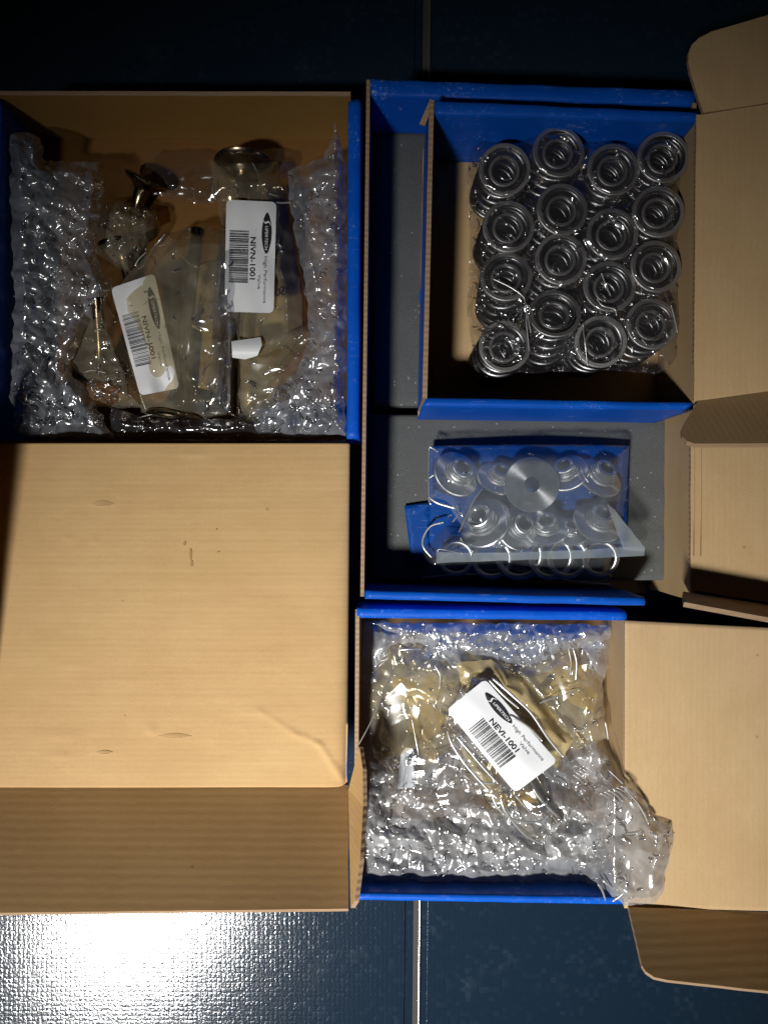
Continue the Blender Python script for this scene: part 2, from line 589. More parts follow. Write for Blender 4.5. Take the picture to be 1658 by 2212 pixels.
def tube_bm(bm, pts, r, seg=6, flat=1.0):
    pts = [Vector(p) for p in pts]
    rings = []
    for i, p in enumerate(pts):
        t = (pts[min(i + 1, len(pts) - 1)] - pts[max(i - 1, 0)]).normalized()
        a = t.cross(Vector((0, 0, 1)))
        if a.length < 1e-4:
            a = t.cross(Vector((0, 1, 0)))
        a.normalize()
        b = t.cross(a).normalized()
        rr = r * (0.5 if i in (0, len(pts) - 1) else 1)
        rings.append([bm.verts.new(p + a * rr * math.cos(2 * math.pi * k / seg) + b * rr * flat * math.sin(2 * math.pi * k / seg)) for k in range(seg)])
    for A, B in zip(rings, rings[1:]):
        for k in range(seg):
            l = (k + 1) % seg
            f = bm.faces.new((A[k], A[l], B[l], B[k]))
            f.smooth = True
    bm.faces.new(rings[0])
    bm.faces.new(list(reversed(rings[-1])))
    return bm


def spline(pts, n=6):
    pts = [Vector(p) for p in pts]
    out = []
    for i in range(len(pts) - 1):
        p0, p1, p2, p3 = pts[max(i - 1, 0)], pts[i], pts[i + 1], pts[min(i + 2, len(pts) - 1)]
        for k in range(n):
            t = k / n
            out.append(0.5 * ((2 * p1) + (p2 - p0) * t + (2 * p0 - 5 * p1 + 4 * p2 - p3) * t * t + (3 * p1 - p0 - 3 * p2 + p3) * t ** 3))
    out.append(pts[-1])
    return out


# ---- crumpled film
def crumple(u, v, wl, seed, n=6, slope=0.16):
    r = np.random.RandomState(seed)
    h = np.zeros_like(u)
    for k in range(n):
        a = r.uniform(0, math.pi * 2)
        lam = wl * r.uniform(0.5, 1.7)
        w = 0.28 * np.sin((u * math.cos(a + 1.9) + v * math.sin(a + 1.9)) / lam * 2.3 + r.uniform(0, 6)) \
            + 0.2 * np.sin((u * math.cos(a + .7) + v * math.sin(a + .7)) / lam * 5.1 + r.uniform(0, 6))
        x = (u * math.cos(a) + v * math.sin(a)) / lam + w + r.uniform(0, 1)
        tri = 2 * np.abs(x - np.floor(x) - 0.5)
        h += tri * lam * slope * 0.5
    return (h - h.mean()) * 0.0003


def bubbles(u, v, pitch, seed, hgt):
    u0, v0 = u, v
    u = u0 + 9 * np.sin(v0 / 31 + seed) + 6 * np.sin((u0 + v0) / 23 + 1)
    v = v0 + 9 * np.sin(u0 / 37 + 2) + 6 * np.sin((u0 - v0) / 19 + seed)
    r = np.random.RandomState(seed)
    tab = r.uniform(0.0, 1.0, (64, 64))
    row = np.round(v / (pitch * 0.866)).astype(int)
    best = np.zeros_like(u)
    for dr in (-1, 0, 1):
        rw = row + dr
        off = (rw % 2) * 0.5 * pitch
        cl = np.round((u - off) / pitch).astype(int)
        cx, cy = cl * pitch + off, rw * pitch * 0.866
        d = np.hypot(u - cx, v - cy) / (pitch * 0.45)
        k = tab[rw % 64, cl % 64]
        best = np.maximum(best, np.sqrt(np.clip(1 - d * d, 0, 1)) * k)
    return best * hgt


def inside(u, v, poly):
    c = np.zeros(u.shape, bool)
    n = len(poly)
    for i in range(n):
        x1, y1 = poly[i]
        x2, y2 = poly[(i + 1) % n]
        if y1 == y2:
            continue
        cond = ((y1 > v) != (y2 > v)) & (u < (x2 - x1) * (v - y1) / (y2 - y1) + x1)
        c ^= cond
    return c


def edge_dist(u, v, poly):
    d = np.full(u.shape, 1e9)
    n = len(poly)
    for i in range(n):
        x1, y1 = poly[i]
        x2, y2 = poly[(i + 1) % n]
        dx, dy = x2 - x1, y2 - y1
        t = np.clip(((u - x1) * dx + (v - y1) * dy) / max(dx * dx + dy * dy, 1e-9), 0, 1)
        d = np.minimum(d, np.hypot(u - x1 - t * dx, v - y1 - t * dy))
    return d


FILMS = {}


def film(name, poly, zf, step, mat, parent=None, rough_edge=2.0, seed=1, smooth=True):
    """A sheet of thin film over the outline poly; zf(u, v, d) gives its height, d the distance to its border."""
    r = np.random.RandomState(seed)
    bd = []
    for i in range(len(poly)):
        a, b = np.array(poly[i], float), np.array(poly[(i + 1) % len(poly)], float)
        k = max(1, int(np.hypot(*(b - a)) / step))
        nrm = np.array([-(b - a)[1], (b - a)[0]])
        nrm = nrm / max(np.hypot(*nrm), 1e-9)
        for j in range(k):
            q = a + (b - a) * j / k
            if j:
                q = q + nrm * rough_edge * noise.noise(Vector((q[0] * 0.045, q[1] * 0.045, seed)))
            bd.append(q)
    bd = np.array(bd)
    mn, mx = bd.min(0), bd.max(0)
    gu, gv = np.meshgrid(np.arange(mn[0], mx[0], step), np.arange(mn[1], mx[1], step * 0.866))
    gu = gu + (np.arange(gu.shape[0]) % 2)[:, None] * step * 0.5
    gu = gu + r.uniform(-.2, .2, gu.shape) * step
    gv = gv + r.uniform(-.2, .2, gv.shape) * step
    gu, gv = gu.ravel(), gv.ravel()
    pl = [tuple(q) for q in bd]
    ok = inside(gu, gv, pl)
    gu, gv = gu[ok], gv[ok]
    ok = edge_dist(gu, gv, pl) > step * 0.55
    gu, gv = gu[ok], gv[ok]
    pts = np.concatenate([bd, np.stack([gu, gv], 1)])
    nb = len(bd)
    vs, es, fs, _, _, _ = delaunay_2d_cdt([Vector(p) for p in pts], [(i, (i + 1) % nb) for i in range(nb)], [], 1, 1e-4)
    vs = np.array([(q.x, q.y) for q in vs])
    u, v = vs[:, 0], vs[:, 1]
    d = edge_dist(u, v, pl)
    z = zf(u, v, d)
    k = (H - z) / FPX
    co = np.stack([(u - CU) * k, -(v - CV) * k, z], 1)
    me = bpy.data.meshes.new(name)
    me.from_pydata(co.tolist(), [], [list(f) for f in fs])
    me.update()
    flip = [p for p in me.polygons if p.normal.z < 0]
    if len(flip) > len(me.polygons) / 2:
        me.flip_normals()
    if smooth:
        me.polygons.foreach_set("use_smooth", [True] * len(me.polygons))
    FILMS[(parent.name if parent else name, name, seed)] = (poly, zf)
    return link(name, me, mat, parent)


def seam(paths, parent, r=0.00035, mat=None, name="film_fold"):
    for (pts, rr) in paths:
        bm = bmesh.new()
        tube_bm(bm, spline([P(*p) for p in pts]), rr or r, 6)
        from_bm(name, bm, mat or M_SEAM, parent, True)


M_GLINT = film_mat("film_crease", (0.95, 0.96, 0.97), haze=0.10, hcol=(0.7, 0.7, 0.72), rough=0.20, f0=0.45)


def wrinkles(parent, poly, zf, n, seed, ln=(8, 34), rr=(.00022, .0009), keep=None, lift=.0004, dirs=None):
    """short sharp creases of the film, far too many to count: one part"""
    r = random.Random(seed)
    us, vs_ = [p[0] for p in poly], [p[1] for p in poly]
    bm = bmesh.new()
    c = 0
    while c < n:
        u, v = r.uniform(min(us), max(us)), r.uniform(min(vs_), max(vs_))
        if not inside(np.array([u]), np.array([v]), poly)[0]:
            continue
        if keep and r.random() > keep(u, v):
            c += .2
            continue
        a = r.uniform(0, math.pi) if dirs is None else r.gauss(*dirs)
        l = r.uniform(*ln) * r.random() ** .7 + 4
        bend = r.uniform(-1.4, 1.4)
        pu = np.array([u + l * (t - .5) * math.cos(a + bend * (t - .5)) for t in (0, .25, .5, .75, 1)])
        pv = np.array([v + l * (t - .5) * math.sin(a + bend * (t - .5)) for t in (0, .25, .5, .75, 1)])
        if not inside(pu, pv, poly).all():
            c += .2
            continue
        d = edge_dist(pu, pv, poly)
        z = zf(pu, pv, d) + lift
        z = np.minimum(z, z.mean() + .0012)
        tube_bm(bm, [P(x, y, q) for x, y, q in zip(pu, pv, z)], r.uniform(*rr), 7, r.uniform(.3, .8))
        c += 1
    o = from_bm("film_wrinkles", bm, M_GLINT, parent, True)
    o["kind"] = "stuff"
    return o


# ------------------------------------------------------------------ the floor
fl = bpy.data.meshes.new("floor")
fl.from_pydata([(-1.5, -1.5, -0.002), (1.5, -1.5, -0.002), (1.5, 1.5, -0.002), (-1.5, 1.5, -0.002)], [], [(0, 1, 2, 3)])
floor = link("floor", fl, M_GROUT)
tag(floor, "floor of glossy navy tiles with pale grout", kind="structure")
GX, GA = 0.0262, math.radians(-0.62)          # the joint that runs through the picture
TS, GAP = 0.60, 0.0044
rot = Matrix.Rotation(GA, 3, 'Z')
for ix in range(-2, 2):
    for iy in range(-2, 2):
        x0, x1 = ix * TS + GAP / 2, (ix + 1) * TS - GAP / 2
        y0, y1 = iy * TS + GAP / 2 + 0.04, (iy + 1) * TS - GAP / 2 + 0.04
        bm = bmesh.new()
        bmesh.ops.create_cube(bm, size=1)
        for q in bm.verts:
            p = Vector((x0 + (q.co.x + .5) * (x1 - x0), y0 + (q.co.y + .5) * (y1 - y0), 0))
            p = rot @ p + Vector((GX, 0, 0))
            q.co = (p.x, p.y, -0.010 if q.co.z < 0 else 0.0)
        bmesh.ops.bevel(bm, geom=[e for e in bm.edges if all(x.co.z > -0.001 for x in e.verts)], offset=0.0060, segments=8, affect='EDGES')
        for q in bm.verts:
            if q.co.z > -.0065:
                q.co.z *= .26
        bm.normal_update()
        for f in bm.faces:
            f.smooth = True
            f.material_index = 0 if abs(f.normal.z) > .9999 else 1
        o = from_bm("tile", bm, [M_TILE, M_TRIM], floor)
        sharp_smooth(o, 50)


M_GLINT_BEAD = plain("glint_bead_metal", (0.55, 0.55, 0.54), 0.24, 0.85, bump=0.35, bscale=600)  # bead added to catch the lamp as a bright line by the joint
bm = bmesh.new()
tube_bm(bm, [rot @ Vector((GAP / 2 + .0002, -.9 + .02 * k, -.0006 + .00012 * noise.noise(Vector((k * .7, 0, 0))))) + Vector((GX, 0, 0)) for k in range(91)], .0011, 10)
from_bm("glint_bead", bm, M_GLINT_BEAD, floor, True)

# ------------------------------------------------------------------ left box (open, lid towards the viewer)
ZL = 0.060
IN = {'l': (1, 0, 0), 'r': (-1, 0, 0), 'far': (0, -1, 0), 'near': (0, 1, 0)}
bx = empty("mailer_box", P(370, 580, 0.002), "blue mailer box holding the valve bags, its big kraft lid folded down in front", "box")
a, b, c, d = P(4, 214, ZL), P(750, 216, ZL), P(747, 950, ZL), P(-8, 950, ZL)
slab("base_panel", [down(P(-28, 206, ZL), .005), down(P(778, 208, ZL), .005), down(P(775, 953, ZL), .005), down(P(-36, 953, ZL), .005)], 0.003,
     (M_SHADE_FLOOR, M_BLUE, M_EDGE), bx, face=(0, 0, 1))
wall("back_wall", P(-4, 206, ZL + .001), P(757, 208, ZL + .0005), .005, .0030, (M_SHADE_WALL, M_BLUE, M_EDGE), bx, IN['far'])
wall("hinge_wall", P(-8, 950, ZL - .003), P(746, 950, ZL - .003), .005, .0028, (M_TANX, M_BLUE, M_EDGE), bx, IN['near'])
rolled("side_wall", P(751, 218, ZL), P(748, 947, ZL), P(776, 947, ZL), P(780, 214, ZL), .002, M_BLUE, bx, dent=.0003)
rolled("side_wall", P(3, 216, ZL), P(-9, 950, ZL), P(-36, 950, ZL), P(-25, 214, ZL), .002, M_BLUE, bx, dent=.0003)


def seg_d(px, py, ax, ay, bx_, by_):
    t = max(0, min(1, ((px - ax) * (bx_ - ax) + (py - ay) * (by_ - ay)) / ((bx_ - ax) ** 2 + (by_ - ay) ** 2)))
    return math.hypot(px - ax - t * (bx_ - ax), py - ay - t * (by_ - ay)), t


CREASE = [(560, 1535), (640, 1585), (690, 1605), (745, 1690)]
DENTS = [(222, 1086, 22, 6, .0004), (378, 1588, 34, 5, .0004), (228, 1624, 20, 4, .0003), (135, 1592, 40, 5, .0004), (330, 1580, 12, 5, .0007),
         (205, 1170, 10, 4, .0004), (150, 1165, 12, 4, .0004), (140, 1635, 25, 4, .0005), (420, 985, 28, 4, .0005), (170, 1440, 40, 4, .0003),
         (560, 1540, 50, 8, .0005)]


def lid_h(s, t):
    u, v = -30 + s * 780, 957 + t * 743
    h = 0.0009 * noise.noise(Vector((s * 2.2, t * 2.2, 3))) + 0.00012 * noise.noise(Vector((s * 3, t * 60, 1)))
    for i in range(3):
        dd, tt = seg_d(u, v, *CREASE[i], *CREASE[i + 1])
        dd += 3 * noise.noise(Vector((u * .06, v * .06, 0)))
        h += 0.0009 * math.exp(-(dd / 7) ** 2) * (0.5 + 0.25 * i)
    for (x, y, w, hh, am) in DENTS:
        q = ((u - x) / w) ** 2
        if q < 6:
            e = (v - y) / hh
            h += am * math.exp(-q) * (math.exp(-e * e) if e > 0 else math.exp(-(e / 3.0) ** 2))
    e = min(1 - s, 1) * 750
    h -= 0.004 * math.exp(-e / 10) * (0.3 + t)
    return h


lid = grid_panel("lid", P(-30, 957, .0615), P(755, 957, .0615), P(749, 1700, .062), P(-38, 1700, .062), 150, 190, lid_h, .003, (M_TANX, M_BLUE, M_EDGE), bx)
# flap at the front of the lid, raised, with its ear
fz = .1215
slab("front_flap", [P(-38, 1696, .0600), P(752, 1695, .0600), P(752, 1962, fz), P(-60, 1972, fz)], .003, (M_TANX, M_BLUE, M_EDGE), lid, face=(0, 1, 1))
slab("ear_flap", [P(752, 1706, .0630), P(757, 1960, fz), P(766, 1945, fz + .002), P(778, 1850, .114), P(784, 1740, .094), P(783, 1660, .084), P(776, 1612, .074)], .0026,
     (M_TANX, M_BLUE, M_EDGE), lid, face=(-1, 0, 1))
slab("side_flap", [P(-34, 965, .064), P(-40, 1690, .064), down(P(-40, 1690, .064), .068), down(P(-36, 1300, .064), .112), down(P(-35, 1010, .064), .155), down(P(-34, 965, .064), .150)],
     .0028, (M_TANX, M_BLUE, M_EDGE), lid, face=(1, 0, 0))
# torn paper slivers on the lid: a lifted lip over a brown strip that paints the shade beneath it
M_LIP_SHADE = plain("lip_shade_brown", (0.30, 0.18, 0.08), .9)
for (x, y, w, hh, tilt) in ((222, 1089, 25, 8, .0007), (378, 1590, 36, 6, .0007), (226, 1625, 18, 4, .0005)):
    bm = bmesh.new()
    rows = ([], [], [])
    for k in range(13):
        q = k / 12
        e = math.sin(math.pi * q)
        z0_ = .0617 + .0005 * (y - 957) / 743 + lid_h((x - w + 2 * w * q + 30) / 780, (y - 957) / 743)
        j_ = 1.2 * (rnd.random() - .5)
        rows[0].append(bm.verts.new(P(x - w + 2 * w * q, y - hh * e - 1, z0_)))
        rows[1].append(bm.verts.new(P(x - w + 2 * w * q, y - hh * .3 * e, z0_ + tilt * .8 * e)))
        rows[2].append(bm.verts.new(P(x - w + 2 * w * q, y + 1.5 * e + j_ * e, z0_ + tilt * e)))
    for A_, B_ in zip(rows, rows[1:]):
        for k in range(12):
            bm.faces.new((A_[k], B_[k], B_[k + 1], A_[k + 1])).smooth = True
    from_bm("paper_tear", bm, M_TANX, lid)
    bm = bmesh.new()
    a_ = [bm.verts.new(P(x - w * .7 + 1.4 * w * k / 12, y + 1.0 + .8 * math.sin(k * 1.7), .0619 + .0005 * (y - 957) / 743 + lid_h((x - w * .7 + 1.4 * w * k / 12 + 30) / 780, (y - 957) / 743))) for k in range(13)]
    b_ = [bm.verts.new(P(x - w * .7 + 1.4 * w * k / 12, y + 1.6 + 1.2 * math.sin(math.pi * k / 12), .0619 + .0005 * (y - 957) / 743 + lid_h((x - w * .7 + 1.4 * w * k / 12 + 30) / 780, (y + 2 - 957) / 743))) for k in range(13)]
    for k in range(12):
        bm.faces.new((a_[k], b_[k], b_[k + 1], a_[k + 1]))
    from_bm("lip_shade", bm, M_LIP_SHADE, lid)
bm = bmesh.new()
M_STAIN = plain("brown_smear", (0.40, 0.225, 0.09), .8, var=.3, bscale=900)
for (x, y, rx, ry) in ((399, 1174, 3, 5), (412, 1196, 3, 13), (414, 1216, 3.5, 8), (468, 1143, 2, 2), (472, 1192, 3, 1.6)):
    z0_ = .06185 + .0005 * (y - 957) / 743 + lid_h((x + 30) / 780, (y - 957) / 743)
    bm.faces.new([bm.verts.new(P(x + rx * math.cos(k * .785) * (.7 + .5 * rnd.random()), y + ry * math.sin(k * .785) * (.8 + .4 * rnd.random()), z0_)) for k in range(8)])
from_bm("stain", bm, M_STAIN, lid)["kind"] = "stuff"

# ------------------------------------------------------------------ big box with foam
ZB = 0.085
ZF = 0.041
bb = empty("foam_lined_box", P(1130, 740, 0.002), "large blue foam-lined box that holds the spring box and the retainer bag", "box")
slab("base_panel", [down(P(792, 172, ZB), .005), down(P(1498, 195, ZB), .005), down(P(1494, 1312, ZB), .005), down(P(780, 1296, ZB), .005)], .003, (M_TANX, M_BLUE, M_EDGE), bb, face=(0, 0, 1))
wall("side_wall", P(799, 172, ZB + .001), P(786, 1288, ZB + .001), .005, .0022, (M_BLUE, M_BLUE, M_EDGE), bb, IN['l'])
rolled("back_wall", P(800, 206, ZB), P(1500, 228, ZB), P(1500, 192, ZB), P(800, 167, ZB), .002, M_SCUFF, bb, dent=.0006)
rolled("front_wall", P(788, 1274, ZB), P(1392, 1290, ZB), P(1392, 1309, ZB), P(788, 1294, ZB), .002, M_SCUFF, bb, dent=.0004)
wall("hinge_wall", P(1494, 222, ZB), P(1490, 1296, ZB), .005, .0025, (M_TANY, M_BLUE, M_EDGE), bb, IN['r'])
slid = slab("lid", [P(1492, 240, ZB + .001), P(1760, 225, ZB + .001), P(1760, 1318, ZB + .001), P(1490, 1274, ZB + .001)], .003, (M_TANY, M_BLUE, M_EDGE), bb, face=(0, 0, 1))
for (x0, x1, zz) in ((1497, 1501, .0004), (1512, 1515, .0003)):
    bm = bmesh.new()
    tube_bm(bm, [P(x0, 300 + k * 90, ZB + .001) for k in range(11)], .0006, 6, .5)
    from_bm("score_line", bm, M_TANY, slid, True)
slab("ear_flap", [P(1474, 1277, ZB + .002), P(1760, 1322, ZB + .002), P(1760, 1352, ZB + .034), P(1476, 1300, ZB + .034)], .0028, (M_TANY, M_BLUE, M_EDGE), slid, face=(0, 1, .3))


def foam_block(u0, v0, u1, v1, seed):
    p, q = P(u0, v1, ZF), P(u1, v0, ZF)
    bm = bmesh.new()
    nx, ny = 60, 60
    g = [[bm.verts.new((p.x + (q.x - p.x) * i / nx, p.y + (q.y - p.y) * j / ny, ZF + .0009 * noise.noise(Vector((i * .12, j * .12, seed))) - .0012 * (i in (0, nx) or j in (0, ny)))) for j in range(ny + 1)] for i in range(nx + 1)]
    for i in range(nx):
        for j in range(ny):
            bm.faces.new((g[i][j], g[i + 1][j], g[i + 1][j + 1], g[i][j + 1])).smooth = True
    ring = [g[i][0] for i in range(nx)] + [g[nx][j] for j in range(ny)] + [g[i][ny] for i in range(nx, 0, -1)] + [g[0][j] for j in range(ny, 0, -1)]
    low = [bm.verts.new((w.co.x, w.co.y, .0065)) for w in ring]
    for k in range(len(ring)):
        l = (k + 1) % len(ring)
        bm.faces.new((ring[k], low[k], low[l], ring[l]))
    bm.faces.new(list(reversed(low)))
    return from_bm("foam_pad", bm, M_FOAM)


tag(foam_block(804, 283, 1447, 876, 2), "grey foam pad lying under the spring box in the large blue box", "foam pad", "foam pads in the large box")
tag(foam_block(797, 895, 1447, 1253, 5), "grey foam pad under the bag of retainers at the front of the large box", "foam pad", "foam pads in the large box")

# ------------------------------------------------------------------ spring box
ZS, ZS0 = 0.105, 0.0425
sb = empty("spring_box", P(1200, 560, ZS0), "blue box of valve springs standing on the foam inside the larger box", "box")
slab("base_panel", [down(P(925, 216, ZS), ZS0 + .003), down(P(1507, 242, ZS), ZS0 + .003), down(P(1497, 884, ZS), ZS0 + .003), down(P(912, 874, ZS), ZS0 + .003)], .0025, (M_TANY, M_BLUE, M_EDGE), sb, face=(0, 0, 1))
sw = wall("side_wall", P(937, 216, ZS + .001), P(922, 860, ZS + .0005), ZS0, .0028, (M_TANY, M_BLUE, M_EDGE), sb, IN['l'])
rolled("back_wall", P(938, 247, ZS), P(1507, 262, ZS), P(1507, 240, ZS), P(938, 214, ZS), ZS0, M_BLUE, sb, dent=.0005)
rolled("front_wall", P(922, 857, ZS), P(1496, 868, ZS), P(1496, 886, ZS), P(910, 878, ZS), ZS0, M_BLUE, sb, dent=.0003)
wall("hinge_wall", P(1504, 250, ZS), P(1495, 872, ZS), ZS0, .0022, (M_TANY, M_BLUE, M_EDGE), sb, IN['r'])
slab("corner_flap", [P(929, 213, ZS + .001), P(936, 222, ZS + .001), P(917, 272, ZS - .004), P(905, 268, ZS - .004)], .002, (M_EDGE, M_BLUE, M_EDGE), sb, face=(0, 0, 1))
bm = bmesh.new()
pt, pb = P(922, 240, ZS), P(908, 850, ZS)
for k in range(26):
    s = (k + .15) / 26
    q0, q1 = pt.lerp(pb, s), pt.lerp(pb, s + .018)
    vs_ = [bm.verts.new((q.x - .0006 + dx, q.y, zz)) for (q, dx, zz) in ((q0, 0, ZS0 + .010), (q1, 0, ZS0 + .010), (q1, 0, ZS0 + .0115), (q0, 0, ZS0 + .0115))]
    bm.faces.new(vs_)
perf = from_bm("perforation", bm, plain("white_paper_core", (0.55, 0.58, 0.6), .8), sw)
for (v0, v1) in ((600, 680), (790, 862)):
    pts = [P(918 - 13 * math.sin(math.pi * k / 10), v0 + (v1 - v0) * k / 10, ZS0 + .004) for k in range(11)] + [P(926, v1, ZS0 + .004), P(926, v0, ZS0 + .004)]
    slab("locking_tab", pts, .002, (M_BLUE, M_BLUE, M_BLUE), sb, face=(0, 0, 1))
sl = slab("lid", [P(1502, 248, ZS + .001), P(1524, 246, ZS + .001), P(1760, 209, ZS + .001), P(1760, 833, ZS + .001), P(1497, 866, ZS + .001)], .0028, (M_TANY, M_BLUE, M_EDGE), sb, face=(0, 0, 1))
z1 = ZS + .0018
ear = [P(1518, 243, z1), P(1508, 216, z1), P(1489, 155, z1 + .001), P(1485, 133, z1 + .001), P(1486, 113, z1 + .001), P(1493, 96, z1 + .001), P(1508, 82, z1 + .001), P(1535, 68, z1 + .001),
       P(1590, 52, z1 + .001), P(1658, 32, z1 + .001), P(1760, 2, z1 + .001), P(1760, 206, z1)]
slab("ear_flap", ear, .0026, (M_TANY, M_BLUE, M_EDGE), sl, face=(0, 0, 1))


def tilted(crease_a, crease_b, z0, far, ang, sgn):
    """lay flat outline pts (u, v) on the plane hinged on crease a-b and raised by ang; sgn = side it leans to (-1 towards the viewer)"""
    A, B = P(*crease_a, z0), P(*crease_b, z0)
    ax = (B - A).normalized()
    per = Vector((0, 0, 1)).cross(ax)
    if per.y * sgn < 0:
        per = -per
    pl = (per * math.cos(ang) + Vector((0, 0, 1)) * math.sin(ang))
    nn = ax.cross(pl)
    out = []
    o = Vector((0, 0, H))
    for (u, v) in far:
        dr = P(u, v, 0) - o
        t = (A - o).dot(nn) / dr.dot(nn)
        out.append(o + dr * t)
    return [A, B], out


cr, far = tilted((1512, 866), (1658, 846), ZS + .0015, [(1776, 828), (1776, 962), (1658, 957), (1500, 958), (1482, 952), (1471, 940), (1469, 928), (1476, 914), (1496, 882), (1508, 862)], math.radians(50), -1)
slab("ear_flap", far, .0026, (M_TANY, M_BLUE, M_EDGE), sl, face=(0, 0, 1))

# ------------------------------------------------------------------ lower right box
ZR = 0.060
rb = empty("valve_box", P(1060, 1630, 0.002), "blue box packed with bubble wrap round the NEVI-1001 bag, lid opened sideways", "box")
slab("base_panel", [down(P(764, 1316, ZR), .005), down(P(1352, 1326, ZR), .005), down(P(1348, 1948, ZR), .005), down(P(764, 1940, ZR), .005)], .003, (M_BROWN, M_BLUE, M_EDGE), rb, face=(0, 0, 1))
wall("side_wall", P(776, 1316, ZR), P(772, 1942, ZR), .005, .0025, (M_TANX, M_BLUE, M_EDGE), rb, IN['l'])
rolled("back_wall", P(770, 1335, ZR), P(1352, 1341, ZR), P(1352, 1320, ZR), P(770, 1312, ZR), .002, M_BLUE, rb, dent=.0003)
rolled("front_wall", P(766, 1928, ZR), P(1347, 1937, ZR), P(1347, 1955, ZR), P(766, 1945, ZR), .002, M_BLUE, rb, dent=.0003)
wall("hinge_wall", P(1347, 1338, ZR), P(1343, 1940, ZR), .005, .0025, (M_TANY, M_BLUE, M_EDGE), rb, IN['r'])


def rlid_h(s, t):
    return 0.0008 * noise.noise(Vector((s * 2, t * 2, 9)))


rl = grid_panel("lid", P(1347, 1961, .0612), P(1780, 1968, .066), P(1780, 1362, .066), P(1348, 1340, .0612), 60, 70, rlid_h, .0028, (M_TANY, M_BLUE, M_EDGE), rb)
cr, far = tilted((1350, 1952), (1658, 1968), .0625, [(1776, 1974), (1776, 2158), (1658, 2140), (1440, 2116), (1412, 2110), (1394, 2098), (1385, 2084), (1368, 2010), (1356, 1958)], math.radians(58), -1)
slab("front_flap", far, .0026, (M_TANX, M_BLUE, M_EDGE), rl, face=(0, 1, 1))

# ------------------------------------------------------------------ springs
SPR = [[(1089, 367), (1205, 329), (1323, 367), (1431, 340)],
       [(1097, 490), (1213, 453), (1321, 506), (1420, 458)],
       [(1092, 598), (1210, 560), (1315, 619), (1415, 576)],
       [(1089, 748), (1197, 678), (1296, 738), (1406, 700)]]


def helix_mesh(name, R, wr, turns, hgt, seg=9, flat=0.8):
    bm = bmesh.new()
    n = int(turns * 34)
    pts = []
    for i in range(n + 1):
        s = i / n
        a = s * turns * 2 * math.pi
        e = min(s, 1 - s) * turns                     # closed ends: pitch eases off in the last turn
        zz = s
        pts.append((a, zz))
    rings = []
    dead = 0.75 / turns
    for (a, s) in pts:
        if s < dead:
            z = wr * 0.5 * s / dead
        elif s > 1 - dead:
            z = hgt - wr * 0.5 * (1 - s) / dead
        else:
            z = wr * 0.5 + (hgt - wr) * (s - dead) / (1 - 2 * dead)
        c = Vector((math.cos(a), math.sin(a), 0))
        rings.append([bm.verts.new(c * (R + wr * math.cos(2 * math.pi * k / seg)) + Vector((0, 0, max(-hgt * .02, min(hgt + wr * .35, z + wr * flat * math.sin(2 * math.pi * k / seg)))))) for k in range(seg)])
    for A, B in zip(rings, rings[1:]):
        for k in range(seg):
            l = (k + 1) % seg
            bm.faces.new((A[k], A[l], B[l], B[k])).smooth = True
    bm.faces.new(rings[0])
    bm.faces.new(list(reversed(rings[-1])))
    bmesh.ops.recalc_face_normals(bm, faces=bm.faces[:])
    me = bpy.data.meshes.new(name)
    bm.to_mesh(me)
    bm.free()
    return me


SH = 0.046
def ring_mesh(name, r0, r1, z0, z1):
    bm = lathe([(r0, z0), (r0 + .0003, z1), (r1 - .0005, z1), (r1, z1 - .0004), (r1, z0)], 44, True)
    me = bpy.data.meshes.new(name)
    for f in bm.faces:
        f.smooth = abs(f.normal.z) < .9
    bm.to_mesh(me)
    bm.free()
    return me


outer_me = helix_mesh("outer_coil", .0133, .0022, 5.6, SH)
inner_me = helix_mesh("inner_coil", .0083, .0014, 6.6, SH - .002)
end_me = ring_mesh("ground_end", .0127, .0156, SH - .0006, SH + .0010)
iend_me = ring_mesh("inner_ground_end", .0074, .0094, SH - .003, SH - .0012)
ROWN = ["back", "second", "third", "front"]
COLN = ["next to the raw-edged wall", "second from raw-edged wall", "third from raw-edged wall", "next to the lid hinge"]
first = None
for i in range(4):
    for j in range(4):
        u, v = SPR[i][j]
        top = P(u, v, ZS0 + .003 + SH)
        ang = rnd.uniform(0, 6.28)
        tl = rnd.uniform(.02, .10)
        ax = Vector((math.cos(ang) * tl, math.sin(ang) * tl, 1)).normalized()
        if (i, j) == (3, 1):
            ax = Vector((-.03, .27, 1)).normalized()
        if (i, j) == (2, 0):
            ax = Vector((-.05, .17, 1)).normalized()
        mw = aim_matrix(top - ax * SH, ax) @ Matrix.Rotation(rnd.uniform(0, 6.28), 4, 'Z')
        lab = f"steel valve spring in the {ROWN[i]} row of the pack, {COLN[j]}"
        if first is None:
            e = empty("valve_spring", (0, 0, 0), lab, "spring", "valve springs wrapped in clear film")
            e.matrix_world = Matrix.Identity(4)
            for nm, me, mt in (("outer_coil", outer_me, M_STEEL), ("inner_coil", inner_me, M_STEEL), ("ground_end", end_me, M_GROUND), ("inner_ground_end", iend_me, M_GROUND)):
                link(nm, me, mt, e)
            first = e
            kids = list(e.children)
        else:
            e = first.copy()
            COL.objects.link(e)
            e["label"] = lab
            for ch in kids:
                cc = ch.copy()
                COL.objects.link(cc)
                cc.parent = e
        e.matrix_world = mw

# shrink film round the springs
SPC = np.array([p for r_ in SPR for p in r_], float)


